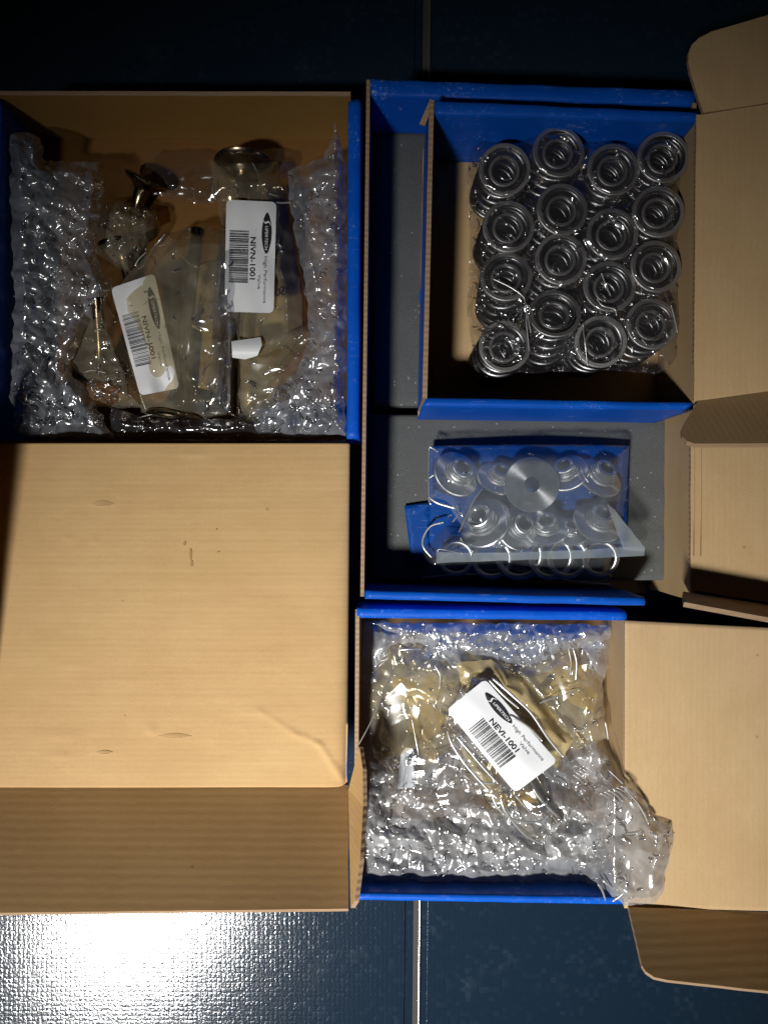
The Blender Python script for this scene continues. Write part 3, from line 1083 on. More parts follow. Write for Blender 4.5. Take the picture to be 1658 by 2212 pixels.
def z_shrink(u, v, d):
    dm = np.min([np.hypot(u - a_, v - b_) for a_, b_ in SPC], 0)
    top = ZS0 + .003 + SH + .0022
    sag = np.clip((dm - 46) / 45, 0, 1) ** 1.2 * .012 + np.clip(1 - dm / 34, 0, 1) * .0012
    z = top - sag
    k = np.clip(d / 26, 0, 1)
    k = k * k * (3 - 2 * k)
    z = (ZS0 + .026) + (z - ZS0 - .026) * k
    am = 0.28 + 0.75 * np.clip((dm - 46) / 22, 0, 1) + .8 * (1 - k)
    return np.maximum(z + crumple(u, v, 75, 4, 4, .26) * am + crumple(u, v, 32, 14, 3, .22) * am, ZS0 + .006)


film_shr = film("shrink_wrap", [(1012, 318), (1030, 296), (1075, 300), (1145, 282), (1175, 266), (1235, 268), (1268, 296), (1310, 292), (1372, 300), (1400, 278), (1455, 280), (1482, 310), (1478, 400), (1476, 560),
                                 (1480, 700), (1474, 780), (1420, 806), (1310, 800), (1180, 804), (1060, 808), (1022, 792), (1008, 660), (1016, 500), (1006, 400)],
                z_shrink, 2.6, M_SHRINK, None, 4, 3)
tag(film_shr, "clear crinkled shrink wrap stretched over the pack of valve springs", "plastic wrap")
seam([([(1060, 600, .099), (1128, 640, .0985), (1136, 700, .097), (1142, 760, .095)], .0004), ([(1131, 640, .0985), (1140, 690, .098), (1146, 720, .097)], .0003),
           ([(1298, 590, .099), (1306, 612, .0985), (1318, 640, .0985)], .00045), ([(1258, 702, .0985), (1262, 740, .098), (1268, 792, .093)], .00035),
           ([(1288, 645, .098), (1300, 660, .0982), (1326, 668, .0985), (1330, 682, .098)], .0004), ([(1448, 660, .098), (1456, 690, .0975), (1462, 720, .097)], .0004)], film_shr, name="wrap_crease")

# ------------------------------------------------------------------ cards, retainers and their bags
card_b = bmesh.new()
def card(name, poly, zf, lab):
    o = film(name, poly, zf, 9, M_CARD, None, .4, 33)
    md = o.modifiers.new("thickness", 'SOLIDIFY')
    md.thickness = .0009
    return tag(o, lab, "card")


card_b.free()
card("backing_card", [(927, 964), (1358, 963), (1352, 1160), (1350, 1200), (925, 1212)], lambda u, v, d: ZF + .0075 + .010 * np.clip((1010 - v) / 60, 0, 1) ** 1.5 * (1 - ((u - 1140) / 240) ** 2), "blue card behind the bag of retainers, tilted up off the foam")
card("insert_card", [(873, 1092), (928, 1085), (932, 1212), (888, 1214)], lambda u, v, d: ZF + .003 + 0 * u, "small blue card poking out left of the retainer bag on the foam")

RET = [((1148, 1046), (1146, 1041), 60, .0725, "largest looking, face up with the dark centre bore"),
       ((984, 1026), (998, 1009), 47, .060, "with the wide pale hub ring at the far left corner"),
       ((1072, 1036), (1087, 989), 40, .057, "standing on edge second along the far side"),
       ((1224, 1024), (1199, 990), 42, .057, "leaning left behind the largest one"),
       ((1290, 1034), (1308, 1001), 46, .058, "leaning right at the far right corner"),
       ((1050, 1132), (1028, 1112), 52, .063, "lying at the near left inside the fold"),
       ((1113, 1140), (1128, 1128), 46, .058, "tucked under its neighbour at the near left"),
       ((1178, 1144), (1172, 1108), 42, .060, "in the middle of the near row"),
       ((1232, 1150), (1230, 1118), 34, .056, "half hidden right of the near row middle"),
       ((1286, 1132), (1296, 1102), 48, .061, "at the near right beside the bag's pointed fold")]
rprof = [(.0042, .0112), (.0050, .0125), (.0072, .0125), (.0077, .0120), (.0081, .0092), (.0086, .0090), (.0090, .0064), (.0096, .0062), (.0101, .0038), (.0112, .0032), (.0166, .0026), (.0172, .0020), (.0172, .0004), (.0168, 0), (.0048, 0), (.0044, .0006)]
rme = None
for (dc, hc, rp, z, txt) in RET:
    ctr = P(*dc, z)
    hub = P(*hc, z)
    off = hub - ctr
    off.z = 0
    if off.length > .0085:
        off = off.normalized() * .0085
    ax = Vector((off.x, off.y, math.sqrt(.0125 ** 2 - off.length ** 2)))
    if txt.startswith('largest'):
        ax = Vector((-.05, -.10, -1))
    if rme is None:
        bm = lathe(rprof, 56, True)
        rme = bpy.data.meshes.new("spring_retainer")
        bm.to_mesh(rme)
        bm.free()
        rme.materials.append(M_TI)
        rme.materials.append(M_BORE)
        for p in rme.polygons:
            if abs(p.normal.z) < .75 and math.hypot(p.center.x, p.center.y) < .0051:
                p.material_index = 1
        rme.polygons.foreach_set("use_smooth", [True] * len(rme.polygons))
        rme.set_sharp_from_angle(angle=math.radians(32))
    o = bpy.data.objects.new("spring_retainer", rme)
    COL.objects.link(o)
    k = rp * (1.0 if rp > 55 else 1.13) * (H - z) / FPX / .0172
    o.matrix_world = aim_matrix(ctr, ax) @ Matrix.Diagonal((k, k, k, 1))
    tag(o, "machined titanium retainer " + txt, "retainer", "spring retainers in the clear bag")

SEAT = [((985, 1205), 40, "far left"), ((1062, 1206), 46, "second from left"), ((1122, 1200), 54, "centre"), ((1190, 1204), 50, "fourth from left, overlapping"), ((1226, 1205), 46, "fifth from left"), ((1296, 1206), 40, "far right")]
sme = None
for (cc, rp, txt) in SEAT:
    ctr = P(*cc, .050 + .0012 * SEAT.index((cc, rp, txt)))
    if sme is None:
        bm = lathe([(.0118, 0), (.0118, .0018), (.0128, .0024), (.0150, .0024), (.0160, .0014), (.0160, 0)], 52, True)
        sme = bpy.data.meshes.new("steel_ring")
        bm.to_mesh(sme)
        bm.free()
        sme.materials.append(M_TI)
        sme.polygons.foreach_set("use_smooth", [True] * len(sme.polygons))
        sme.set_sharp_from_angle(angle=math.radians(32))
    o = bpy.data.objects.new("steel_ring", sme)
    COL.objects.link(o)
    k = rp * .5 / FPX / .016
    o.matrix_world = aim_matrix(ctr, (.05, -.25, 1)) @ Matrix.Diagonal((k, k, k, 1))
    tag(o, f"steel ring in the lower clear bag, {txt} in its row", "ring", "spring seats in the lower bag")


def dome(u, v, pts, base, top, rad):
    m = np.zeros_like(u)
    for (a_, b_, w) in pts:
        m = np.maximum(m, w * np.exp(-((u - a_) ** 2 + (v - b_) ** 2) / (rad * rad)))
    return base + (top - base) * m


lb = empty("seat_bag", P(1115, 1210, ZF), "lower clear bag with ring seats, its smooth rolled end showing below the retainer bag", "plastic bag")
film("bag_film", [(916, 1180), (960, 1130), (1330, 1130), (1332, 1200), (1324, 1252), (1290, 1262), (1180, 1250), (1090, 1246), (1000, 1244), (914, 1248), (908, 1215)],
     lambda u, v, d: ZF + .001 + .0135 * np.clip(d / 26, 0, 1) ** .6 + crumple(u, v, 60, 31, 5, .05) * np.clip(d / 20, 0, 1) + .0015 * np.sin(u / 46), 4, M_POLY, lb, 2, 11)
seam([([(912, 1247, .0445), (1000, 1240, .047), (1090, 1243, .0475), (1180, 1247, .047), (1260, 1257, .046), (1322, 1262, .045)], .00045),
      ([(957, 1128, .057), (930, 1136, .056), (914, 1160, .055), (914, 1182, .055), (932, 1204, .055)], .0007)], lb)

rbag = empty("retainer_bag", P(1150, 1090, ZF), "upper clear bag of machined retainers on the blue card", "plastic bag")
RC = [(a_[0], a_[1], 1.0) for (a_, _, _, _, _) in RET]


def z_rbag(u, v, d):
    k = np.clip(d / 46, 0, 1)
    z = ZF + .0170 + .0195 * k * (2 - k)
    return z + crumple(u, v, 110, 21, 5, .06) * np.clip(d / 14, 0, 1) + crumple(u, v, 46, 22, 4, .035) * np.clip(d / 24, 0, 1)


film("bag_film", [(925, 962), (1000, 961), (1150, 960), (1280, 960), (1358, 963), (1352, 1060), (1344, 1120), (1392, 1184), (1388, 1200), (1290, 1205), (1150, 1208), (942, 1215), (945, 1190), (1000, 1140), (960, 1080), (925, 1075)],
     z_rbag, 4, M_POLY2, rbag, 1.5, 12)
film("hem", [(942, 1192), (1020, 1194), (1120, 1193), (1250, 1188), (1392, 1178), (1390, 1200), (1290, 1205), (1150, 1208), (942, 1216)],
     lambda u, v, d: ZF + .0385 + crumple(u, v, 60, 41, 4, .05) - .004 * np.clip((u - 1300) / 90, 0, 1), 4, M_HEM, rbag, 1.0, 13)
film("fold", [(1310, 1088), (1326, 1100), (1392, 1184), (1390, 1192), (1345, 1186), (1328, 1140)],
     lambda u, v, d: ZF + .039 + crumple(u, v, 50, 43, 3, .05), 4, M_HEM, rbag, .8, 14)
seam([([(926, 964, .060), (938, 970, .0605), (946, 976, .061)], .0008), ([(926, 1033, .060), (936, 1026, .061), (944, 1028, .061)], .0008),
      ([(926, 1074, .060), (944, 1086, .061), (966, 1093, .0615), (984, 1098, .062)], .0009), ([(926, 966, .059), (925, 1020, .058), (926, 1090, .057)], .0003),
      ([(1040, 1056, .0745), (1024, 1078, .0755), (1012, 1102, .0755), (990, 1150, .076)], .0004), ([(1083, 1090, .076), (1092, 1112, .0765), (1093, 1136, .0765)], .00035),
      ([(1084, 1154, .0765), (1075, 1168, .0765), (1064, 1180, .0765)], .0005), ([(944, 1192, .0765), (952, 1186, .077), (1000, 1196, .0765)], .0005),
      ([(985, 1092, .072), (990, 1108, .073), (976, 1128, .073)], .0005), ([(1254, 1010, .066), (1262, 1030, .067), (1278, 1052, .067)], .0004)], rbag)


# ------------------------------------------------------------------ valves
def valve(head, tip, R, r_stem, lab, zg=None):
    """head, tip: points of the head centre and the stem tip"""
    ln = (tip - head).length
    pr = [(0, 0), (R * .86, 0), (R * .98, .0003), (R, .0012), (R * .95, .0030), (R * .80, .0042), (R * .56, .0062), (R * .38, .0092), (r_stem * 1.45, .0140), (r_stem * 1.08, .0200), (r_stem, .026),
          (r_stem, ln - .007), (r_stem * .8, ln - .0066), (r_stem * .8, ln - .0052), (r_stem, ln - .0048), (r_stem, ln - .0006), (r_stem * .85, ln), (0, ln)]
    o = from_bm("engine_valve", lathe(pr, 40), M_VALVE)
    sharp_smooth(o, 40)
    o.matrix_world = aim_matrix(head, tip - head)
    return tag(o, lab, "valve", "engine valves in oiled bags")


valve(P(527, 352, .018), P(506, 900, .042), .0205, .0036, "engine valve whose dark round head shows above the upright label")
valve(P(378, 902, .036), P(428, 492, .044), .0190, .0042, "engine valve in the centre bag, stem up between the two labels")
valve(P(222, 812, .024), P(210, 640, .048), .0165, .0036, "engine valve standing head down in brown film near the hinge corner")
valve(P(262, 520, .020), P(296, 690, .012), .0160, .0036, "engine valve under the glinting crinkled bag beside the bubble wrap")
valve(P(318, 385, .020), P(270, 520, .008), .0150, .0036, "engine valve deepest in the dark, only its head rim glinting")
valve(P(1026, 1500, .018), P(1206, 1774, .047), .0120, .0044, "engine valve under the NEVI-1001 label, its bare stem end showing")
valve(P(890, 1545, .014), P(1010, 1420, .020), .0165, .0036, "engine valve under amber film by the barcode edge of the slanted label")
valve(P(1160, 1470, .028), P(1260, 1600, .030), .0150, .0036, "engine valve under yellow film by the logo edge of the slanted label")


# ------------------------------------------------------------------ printed labels
_txt = {}


def text_mesh(s, bold=0.0):
    cu = bpy.data.curves.new("txt", 'FONT')
    cu.body = s
    cu.offset = bold
    cu.resolution_u = 4
    o = bpy.data.objects.new("txt", cu)
    COL.objects.link(o)
    bpy.context.view_layer.update()
    me = bpy.data.meshes.new_from_object(o.evaluated_get(bpy.context.evaluated_depsgraph_get()))
    bpy.data.objects.remove(o)
    co = np.array([v.co[:] for v in me.vertices])
    fs = [list(p.vertices) for p in me.polygons]
    bpy.data.meshes.remove(me)
    mn, mx = co.min(0), co.max(0)
    co = (co[:, :2] - mn[:2]) / (mx[:2] - mn[:2])
    return co, fs


def label(parent, corners, z, partno, seed, bend=.0015, lift=None, wavy=0.0):
    """corners: picture points of (start-top, end-top, end-bottom, start-bottom) seen in reading direction; every print lies on the paper."""
    tl, tr, br, bl = [np.array(c_, float) for c_ in corners]

    def F(s, t, off=0.0):
        q = (bl * (1 - s) + br * s) * (1 - t) + (tl * (1 - s) + tr * s) * t
        zz = z + bend * (1 - (2 * t - 1) ** 2) + (lift(s, t) if lift else 0) + wavy * noise.noise(Vector((s * 3.1, t * 2.2, seed)))
        p = P(q[0], q[1], zz + off)
        return p
    ns, ntt = 36, 20
    rc = .10
    asp = np.hypot(*(br - bl)) / np.hypot(*(tl - bl))
    bm = bmesh.new()

    def rnd_out(s, t):                                     # rounded corners
        x, y = s * asp, t
        r = rc
        cx = min(max(x, r), asp - r)
        cy = min(max(y, r), 1 - r)
        dx, dy = x - cx, y - cy
        dd = math.hypot(dx, dy)
        if dd > r:
            dx, dy = dx / dd * r, dy / dd * r
        return (cx + dx) / asp, cy + dy
    g = []
    for i in range(ns + 1):
        g.append([bm.verts.new(F(*rnd_out(i / ns, j / ntt))) for j in range(ntt + 1)])
    for i in range(ns):
        for j in range(ntt):
            try:
                bm.faces.new((g[i][j], g[i + 1][j], g[i + 1][j + 1], g[i][j + 1])).smooth = True
            except ValueError:
                pass
    bmesh.ops.recalc_face_normals(bm, faces=bm.faces[:])
    lab = from_bm("label", bm, M_PAPER, parent)
    E = .00035

    def put(name, verts, faces, mat, off=E):
        me = bpy.data.meshes.new(name)
        me.from_pydata([F(s, t, off) for (s, t) in verts], [], faces)
        return link(name, me, mat, lab)

    def put_text(name, s, s0, s1, t0, t1, mat, bold=0.0, off=E, slant=0.0):
        co, fs = text_mesh(s, bold)
        put(name, [(s0 + x * (s1 - s0) + slant * y, t0 + y * (t1 - t0)) for x, y in co], fs, mat, off)
    # logo: black lens with a white swoosh and slanted word
    vs, n = [], 40
    c0, ct, hs, ht = .285, .82, .185, .100
    for k in range(n):
        a_ = 2 * math.pi * k / n
        vs.append((c0 + hs * math.cos(a_), ct + ht * math.sin(a_) * (1 - .25 * math.cos(a_) ** 2)))
    put("logo", vs + [(c0, ct)], [(k, (k + 1) % n, n) for k in range(n)], M_INK)
    sw_, m = [], 14
    for k in range(m + 1):
        s = k / m
        x = c0 - hs * .70 + hs * .34 * s + hs * .10 * math.sin(2 * math.pi * s)
        y = ct - ht * .82 + 1.66 * ht * s
        w = .004 + .004 * math.sin(math.pi * s)
        sw_ += [(x - w, y), (x + w, y)]
    put("logo_swoosh", sw_, [(2 * k, 2 * k + 1, 2 * k + 3, 2 * k + 2) for k in range(m)], M_PAPER, E * 1.7)
    put_text("logo_word", "UPERTECH", c0 - hs * .36, c0 + hs * .80, ct - ht * .30, ct + ht * .26, M_PAPER, .01, E * 1.7, .004)
    put_text("part_number", partno, .325, .705, .495, .605, M_INK, .018)
    put_text("lettering", "High Performance", .495, .915, .755, .845, M_GREY, .0)
    put_text("lettering", "Valve", .655, .790, .655, .725, M_GREY, .0)
    r = random.Random(seed)
    vs, fs = [], []
    x = .27
    while x < .735:
        w = r.choice((.0032, .0032, .0065, .0095))
        k = len(vs)
        for q in range(5):
            t = .075 + .385 * q / 4
            vs += [(x, t), (min(x + w, .742), t)]
        fs += [(k + 2 * q, k + 2 * q + 1, k + 2 * q + 3, k + 2 * q + 2) for q in range(4)]
        x += w + r.choice((.0035, .0035, .0065, .009))
    put("barcode", vs, fs, M_INK)
    return lab, F


# ---- left box: bags with labels
b1 = empty("valve_bag", P(545, 560, .03), "oiled clear bag carrying the upright white label NIVN-1001 and a bare 001 print", "valve bag")
label(b1, [(597, 436), (591, 676), (485, 673), (489, 431)], .050, "NIVN-1001", 3, .0022, wavy=.0018)
film("bag_film", [(452, 345), (600, 350), (628, 430), (640, 520), (660, 640), (665, 740), (600, 800), (560, 900), (498, 900), (488, 700), (478, 520), (470, 430)],
     lambda u, v, d: .0245 + .022 * np.clip(d / 45, 0, 1) ** .7 + crumple(u, v, 100, 51, 4, .11) * np.clip(d / 20, .3, 1), 4.5, M_SMOKE, b1, 3, 21)
film("oil_paper", [(604, 560), (648, 600), (655, 720), (600, 790), (560, 860), (530, 880), (520, 700)],
     lambda u, v, d: .014 + .006 * np.clip(d / 40, 0, 1) + crumple(u, v, 70, 52, 5, .06), 6, M_AMBER, b1, 3, 22)
co, fs = text_mesh("001", .01)
me = bpy.data.meshes.new("lettering")
me.from_pydata([P(592 + 36 * x + 3 * y, 641 - 17 * y - 6 * x, .0515) for x, y in co], [], fs)
link("lettering", me, M_INK, b1)
seam([([(597, 437, .0475), (612, 438, .046), (628, 437, .045)], .0006), ([(462, 390, .036), (460, 410, .036), (466, 432, .035)], .0004), ([(545, 352, .034), (556, 372, .036), (562, 395, .037)], .0004),
      ([(498, 765, .040), (540, 758, .040), (580, 745, .038), (640, 718, .030)], .0006), ([(580, 418, .038), (600, 424, .037), (612, 430, .036)], .0004)], b1)
film("label", [(500, 737), (563, 728), (566, 745), (556, 768), (530, 776), (502, 772)], lambda u, v, d: .0485 + .003 * np.sin((v - 730) / 46 * 3.1), 5, M_PAPER, b1, .5, 23)

b2 = empty("valve_bag", P(390, 700, .03), "clear bag with the crumpled slanted barcode label, beside the upright label", "valve bag")
label(b2, [(334, 590), (388, 838), (303, 854), (240, 622)], .050, "NIVN-1001", 5, .0016, wavy=.0045)


def z_b2(u, v, d):
    st = np.exp(-((u - (428 - (v - 500) * .085)) / 26) ** 2)
    return .036 + .016 * np.clip(d / 36, 0, 1) ** .7 + .006 * st * np.clip(d / 20, 0, 1) + crumple(u, v, 110, 61, 4, .11) * np.clip(d / 18, .3, 1)


film("bag_film", [(335, 525), (360, 505), (405, 490), (470, 492), (520, 498), (506, 560), (496, 690), (498, 800), (492, 895), (440, 905), (330, 900), (305, 890), (290, 780), (262, 690), (240, 640), (280, 590)],
     z_b2, 4.2, M_SMOKE, b2, 3, 24)
film("oil_paper", [(395, 585), (470, 560), (478, 700), (470, 850), (380, 860), (330, 800), (350, 640)],
     lambda u, v, d: .016 + .004 * np.clip(d / 30, 0, 1) + crumple(u, v, 60, 62, 5, .05), 6, M_AMBER, b2, 3, 25)
seam([([(494, 690, .038), (496, 720, .039), (494, 790, .038), (496, 860, .042), (488, 884, .040)], .0013), ([(335, 530, .040), (345, 520, .042), (356, 506, .043)], .0006),
      ([(292, 575, .040), (300, 560, .041), (316, 545, .041)], .0006), ([(388, 535, .045), (392, 552, .045), (410, 570, .046)], .0004),
      ([(386, 745, .044), (384, 780, .044), (386, 830, .042)], .0008), ([(300, 902, .026), (340, 893, .028), (420, 890, .028), (480, 892, .028)], .0005),
      ([(376, 893, .0315), (392, 893, .032), (404, 894, .032)], .0009), ([(240, 600, .040), (246, 640, .040), (262, 680, .040), (286, 800, .036), (318, 890, .028)], .0004),
      ([(478, 760, .041), (470, 800, .041), (474, 830, .041)], .0004)], b2)

film("gold_strip", [(434, 610), (462, 604), (474, 700), (470, 780), (452, 842), (428, 838), (436, 720)],
     lambda u, v, d: .0375 + .004 * np.clip(d / 14, 0, 1) + crumple(u, v, 40, 63, 3, .12), 4, M_GOLD, b2, 2, 62)
film("outer_fold", [(404, 600), (480, 540), (512, 520), (520, 640), (500, 760), (498, 890), (440, 900), (402, 880), (386, 740)],
     lambda u, v, d: .046 + .008 * np.clip(d / 20, 0, 1) + crumple(u, v, 90, 64, 4, .16), 4, M_POLY, b2, 3, 63)
film("outer_fold", [(520, 760), (600, 745), (668, 700), (690, 730), (640, 800), (600, 870), (540, 905), (512, 880)],
     lambda u, v, d: .040 + .008 * np.clip(d / 20, 0, 1) + crumple(u, v, 70, 65, 4, .18), 4, M_SMOKE, b1, 3, 64)
b3 = empty("valve_bag", P(220, 760, .03), "brown film bag round the valve near the hinge corner, wrinkled at its end", "valve bag")
film("bag_film", [(205, 565), (232, 640), (258, 700), (296, 800), (310, 880), (240, 882), (190, 830), (150, 780), (170, 740), (196, 660)],
     lambda u, v, d: .034 + .016 * np.clip(d / 30, 0, 1) ** .7 + crumple(u, v, 34, 71, 6, .12) * np.clip(d / 14, .3, 1) + crumple(u, v, 13, 72, 5, .10) * np.clip((v - 790) / 30, 0, 1), 3.4, M_SMOKE, b3, 3, 26)
seam([([(205, 716, .041), (214, 711, .042), (226, 712, .041)], .0009), ([(178, 806, .037), (200, 800, .038), (232, 806, .038), (270, 822, .035)], .0005)], b3)

film("wrapped_end", [(196, 812), (240, 804), (276, 826), (284, 862), (240, 876), (200, 868), (176, 838)],
     lambda u, v, d: .040 + .012 * np.clip(d / 22, 0, 1) ** .6 + crumple(u, v, 26, 73, 4, .20) * np.clip(d / 8, .3, 1), 3.0, M_COPPER, b3, 2, 61)
b4 = empty("valve_bag", P(270, 480, .03), "glinting crinkled bag wrapped over a valve head beside the bubble wrap", "valve bag")
film("bag_film", [(218, 440), (260, 430), (336, 452), (345, 490), (330, 525), (300, 560), (282, 590), (250, 575), (208, 548), (206, 520), (212, 470)],
     lambda u, v, d: .022 + .013 * np.clip(d / 28, 0, 1) ** .7 + crumple(u, v, 30, 81, 6, .13) * np.clip(d / 12, .3, 1), 3.4, M_SMOKE, b4, 3, 27)
film("foil", [(222, 448), (262, 440), (330, 458), (338, 490), (300, 510), (240, 520), (214, 500)], lambda u, v, d: .022 + .008 * np.clip(d / 28, 0, 1) + crumple(u, v, 18, 82, 6, .14), 3.4, M_COPPER, b4, 2, 28)

# ---- bubble wrap in the left box
wl = empty("bubble_wrap", P(370, 580, .006), "crumpled bubble wrap lining the left box round the valve bags", "bubble wrap")


def z_wl(seed):
    def zf(u, v, d):
        k = np.clip(d / 22, 0, 1)
        z = .040 + .010 * k + .004 * np.clip((v - 700) / 200, 0, 1) + bubbles(u, v, 30, seed, .0020) + crumple(u, v, 95, seed + 1, 4, .20) + crumple(u, v, 38, seed + 2, 3, .15)
        return np.maximum(z + np.clip((120 - u) / 100, 0, 1) * .010 + np.clip((u - 640) / 90, 0, 1) * .010, .0075)
    return zf


film("left_sheet", [(16, 290), (60, 285), (88, 300), (96, 345), (150, 350), (215, 345), (225, 395), (214, 470), (206, 550), (238, 620), (226, 660), (196, 690), (172, 745), (145, 790), (180, 830), (210, 880), (238, 930),
                      (250, 944), (60, 942), (32, 930), (24, 850), (30, 640), (24, 450)], z_wl(100), 3.0, M_WRAP, wl, 8, 31)
film("right_sheet", [(724, 262), (732, 300), (746, 360), (748, 600), (745, 840), (748, 938), (640, 942), (560, 940), (540, 900), (580, 850), (640, 800), (668, 740), (662, 640), (640, 520), (625, 440), (622, 370), (700, 340), (716, 300)],
     z_wl(120), 3.0, M_WRAP, wl, 7, 32)
film("loose_sheet", [(330, 330), (440, 325), (520, 330), (600, 320), (640, 330), (632, 430), (590, 430), (520, 430), (420, 440), (330, 420), (300, 380)],
     lambda u, v, d: .014 + .006 * np.clip(d / 30, 0, 1) + crumple(u, v, 60, 141, 6, .12), 5, M_SHRINK, wl, 6, 33)
film("front_sheet", [(240, 880), (330, 905), (490, 905), (560, 880), (620, 900), (640, 944), (240, 944)],
     lambda u, v, d: .044 + .008 * np.clip(d / 30, 0, 1) + crumple(u, v, 50, 151, 4, .22), 5, M_SHRINK, wl, 6, 34)
seam([([(262, 640, .045), (272, 664, .046), (280, 688, .046)], .0006), ([(650, 800, .046), (664, 816, .046), (676, 836, .045)], .0006), ([(700, 640, .05), (706, 652, .05), (700, 668, .05)], .0008)], wl)

# ------------------------------------------------------------------ lower right box contents
wr = empty("bubble_wrap", P(1060, 1640, .006), "glinting bubble wrap filling the lower box and spilling over its right wall", "bubble wrap")


def z_wr(u, v, d):
    k = np.clip(d / 24, 0, 1)
    spill = np.clip((u - 1265) / 60, 0, 1) * np.clip((v - 1600) / 100, 0, 1)
    z = .026 + .010 * k + .014 * np.clip((v - 1690) / 110, 0, 1)
    z = z * (1 - spill) + (.0655 + .006 * k) * spill
    am = 1 - .62 * spill
    deep = np.clip((v - 1640) / 80, 0.15, 1)
    return z + am * (deep * bubbles(u, v, 31, 203, .0015) + crumple(u, v, 105, 204, 4, .20) + crumple(u, v, 40, 205, 3, .15))


film("wrap_sheet", [(786, 1342), (1000, 1344), (1330, 1348), (1318, 1420), (1300, 1480), (1308, 1590), (1322, 1660), (1346, 1690), (1392, 1726), (1412, 1768), (1448, 1782), (1456, 1806), (1440, 1870), (1428, 1930), (1410, 1950),
                     (1345, 1956), (1318, 1932), (1290, 1908), (1200, 1898), (1100, 1904), (1000, 1908), (900, 1904), (790, 1894), (771, 1800), (773, 1700), (774, 1560)], z_wr, 3.0, M_WRAP2, wr, 6, 41)
film("top_sheet", [(800, 1345), (1320, 1350), (1310, 1400), (1240, 1400), (1150, 1440), (1050, 1440), (1000, 1400), (930, 1450), (900, 1500), (880, 1440), (920, 1395)],
     lambda u, v, d: .038 + .006 * np.clip(d / 20, 0, 1) + bubbles(u, v, 23, 214, .0024) + crumple(u, v, 80, 215, 3, .22) + crumple(u, v, 36, 216, 3, .15), 3.0, M_WRAP, wr, 5, 42)
seam([([(1300, 1900, .070), (1318, 1915, .070), (1336, 1930, .069)], .0008), ([(1290, 1908, .068), (1300, 1924, .067), (1306, 1942, .066)], .0007), ([(1322, 1946, .067), (1345, 1928, .070), (1352, 1908, .072)], .0008),
      ([(1348, 1890, .072), (1356, 1920, .070), (1350, 1950, .067)], .0005), ([(1345, 1700, .072), (1380, 1740, .072), (1400, 1780, .071)], .0005), ([(1310, 1660, .070), (1360, 1710, .071), (1390, 1760, .071)], .0004)]
     + [([(1294 + 9 * k, 1712 - 3 * k, .0725), (1312 + 9 * k, 1722 - 3 * k, .073), (1326 + 9 * k, 1736 - 3 * k, .0725)], .0004) for k in range(6)]
     + [([(1236 + 7 * k, 1672 - 4 * k, .060), (1252 + 7 * k, 1684 - 4 * k, .0605), (1260 + 7 * k, 1694 - 4 * k, .060)], .00028) for k in range(5)], wr, name="crimp")

a1 = empty("valve_bag", P(890, 1520, .03), "amber film bag crumpled beside the barcode edge of the NEVI-1001 label", "valve bag")
film("bag_film", [(836, 1396), (905, 1392), (985, 1440), (1000, 1470), (975, 1540), (985, 1600), (930, 1650), (900, 1690), (850, 1670), (800, 1640), (792, 1500)],
     lambda u, v, d: .036 + .012 * np.clip(d / 36, 0, 1) ** .7 + crumple(u, v, 95, 221, 4, .15) * np.clip(d / 14, .3, 1), 3.8, M_SMOKE, a1, 4, 43)
film("oil_paper", [(840, 1470), (930, 1450), (980, 1480), (960, 1540), (940, 1640), (890, 1640), (880, 1560)], lambda u, v, d: .036 + .004 * np.clip(d / 30, 0, 1) + crumple(u, v, 80, 222, 3, .16), 4.5, M_AMBER, a1, 3, 44)
seam([([(860, 1404, .048), (885, 1402, .049), (908, 1402, .048)], .0006), ([(772, 1612, .062), (800, 1560, .060), (826, 1500, .056), (850, 1440, .052)], .0004),
      ([(889, 1552, .05), (896, 1590, .05), (904, 1632, .049)], .0005), ([(938, 1437, .05), (950, 1460, .05), (948, 1490, .05)], .0004)], a1)

a2 = empty("valve_bag", P(1210, 1510, .03), "yellowish film bag folded beside the logo edge of the NEVI-1001 label", "valve bag")
film("bag_film", [(1080, 1440), (1150, 1425), (1232, 1395), (1262, 1420), (1300, 1480), (1312, 1592), (1250, 1620), (1200, 1600), (1140, 1520)],
     lambda u, v, d: .036 + .012 * np.clip(d / 36, 0, 1) ** .7 + crumple(u, v, 100, 231, 4, .14) * np.clip(d / 14, .3, 1), 3.8, M_SMOKE, a2, 3, 45)
film("oil_paper", [(1110, 1460), (1180, 1445), (1235, 1400), (1256, 1450), (1290, 1500), (1280, 1540), (1190, 1500), (1150, 1510)], lambda u, v, d: .037 + .004 * np.clip(d / 30, 0, 1) + crumple(u, v, 70, 232, 3, .18), 4.5, M_AMBER, a2, 3, 46)
seam([([(1236, 1398, .051), (1244, 1430, .051), (1242, 1470, .050)], .0007), ([(1226, 1400, .05), (1232, 1430, .05), (1230, 1460, .05)], .0004), ([(1306, 1560, .046), (1310, 1580, .045), (1312, 1596, .044)], .0006),
      ([(1160, 1520, .050), (1200, 1505, .051), (1250, 1490, .050)], .0004)], a2)

a3 = empty("valve_bag", P(1100, 1620, .03), "glossy clear bag carrying the slanted white label NEVI-1001", "valve bag")
label(a3, [(1047, 1466), (1203, 1644), (1112, 1712), (964, 1533)], .060, "NEVI-1001", 11, .0025, wavy=.0014)


def z_a3(u, v, d):
    ax_ = np.abs((u - 1010) * .83 - (v - 1480) * .556)
    return .040 + .016 * np.clip(d / 30, 0, 1) ** .6 + .003 * np.exp(-(ax_ / 30) ** 2) * np.clip(d / 20, 0, 1) + crumple(u, v, 90, 241, 4, .11) * np.clip(d / 12, .3, 1)


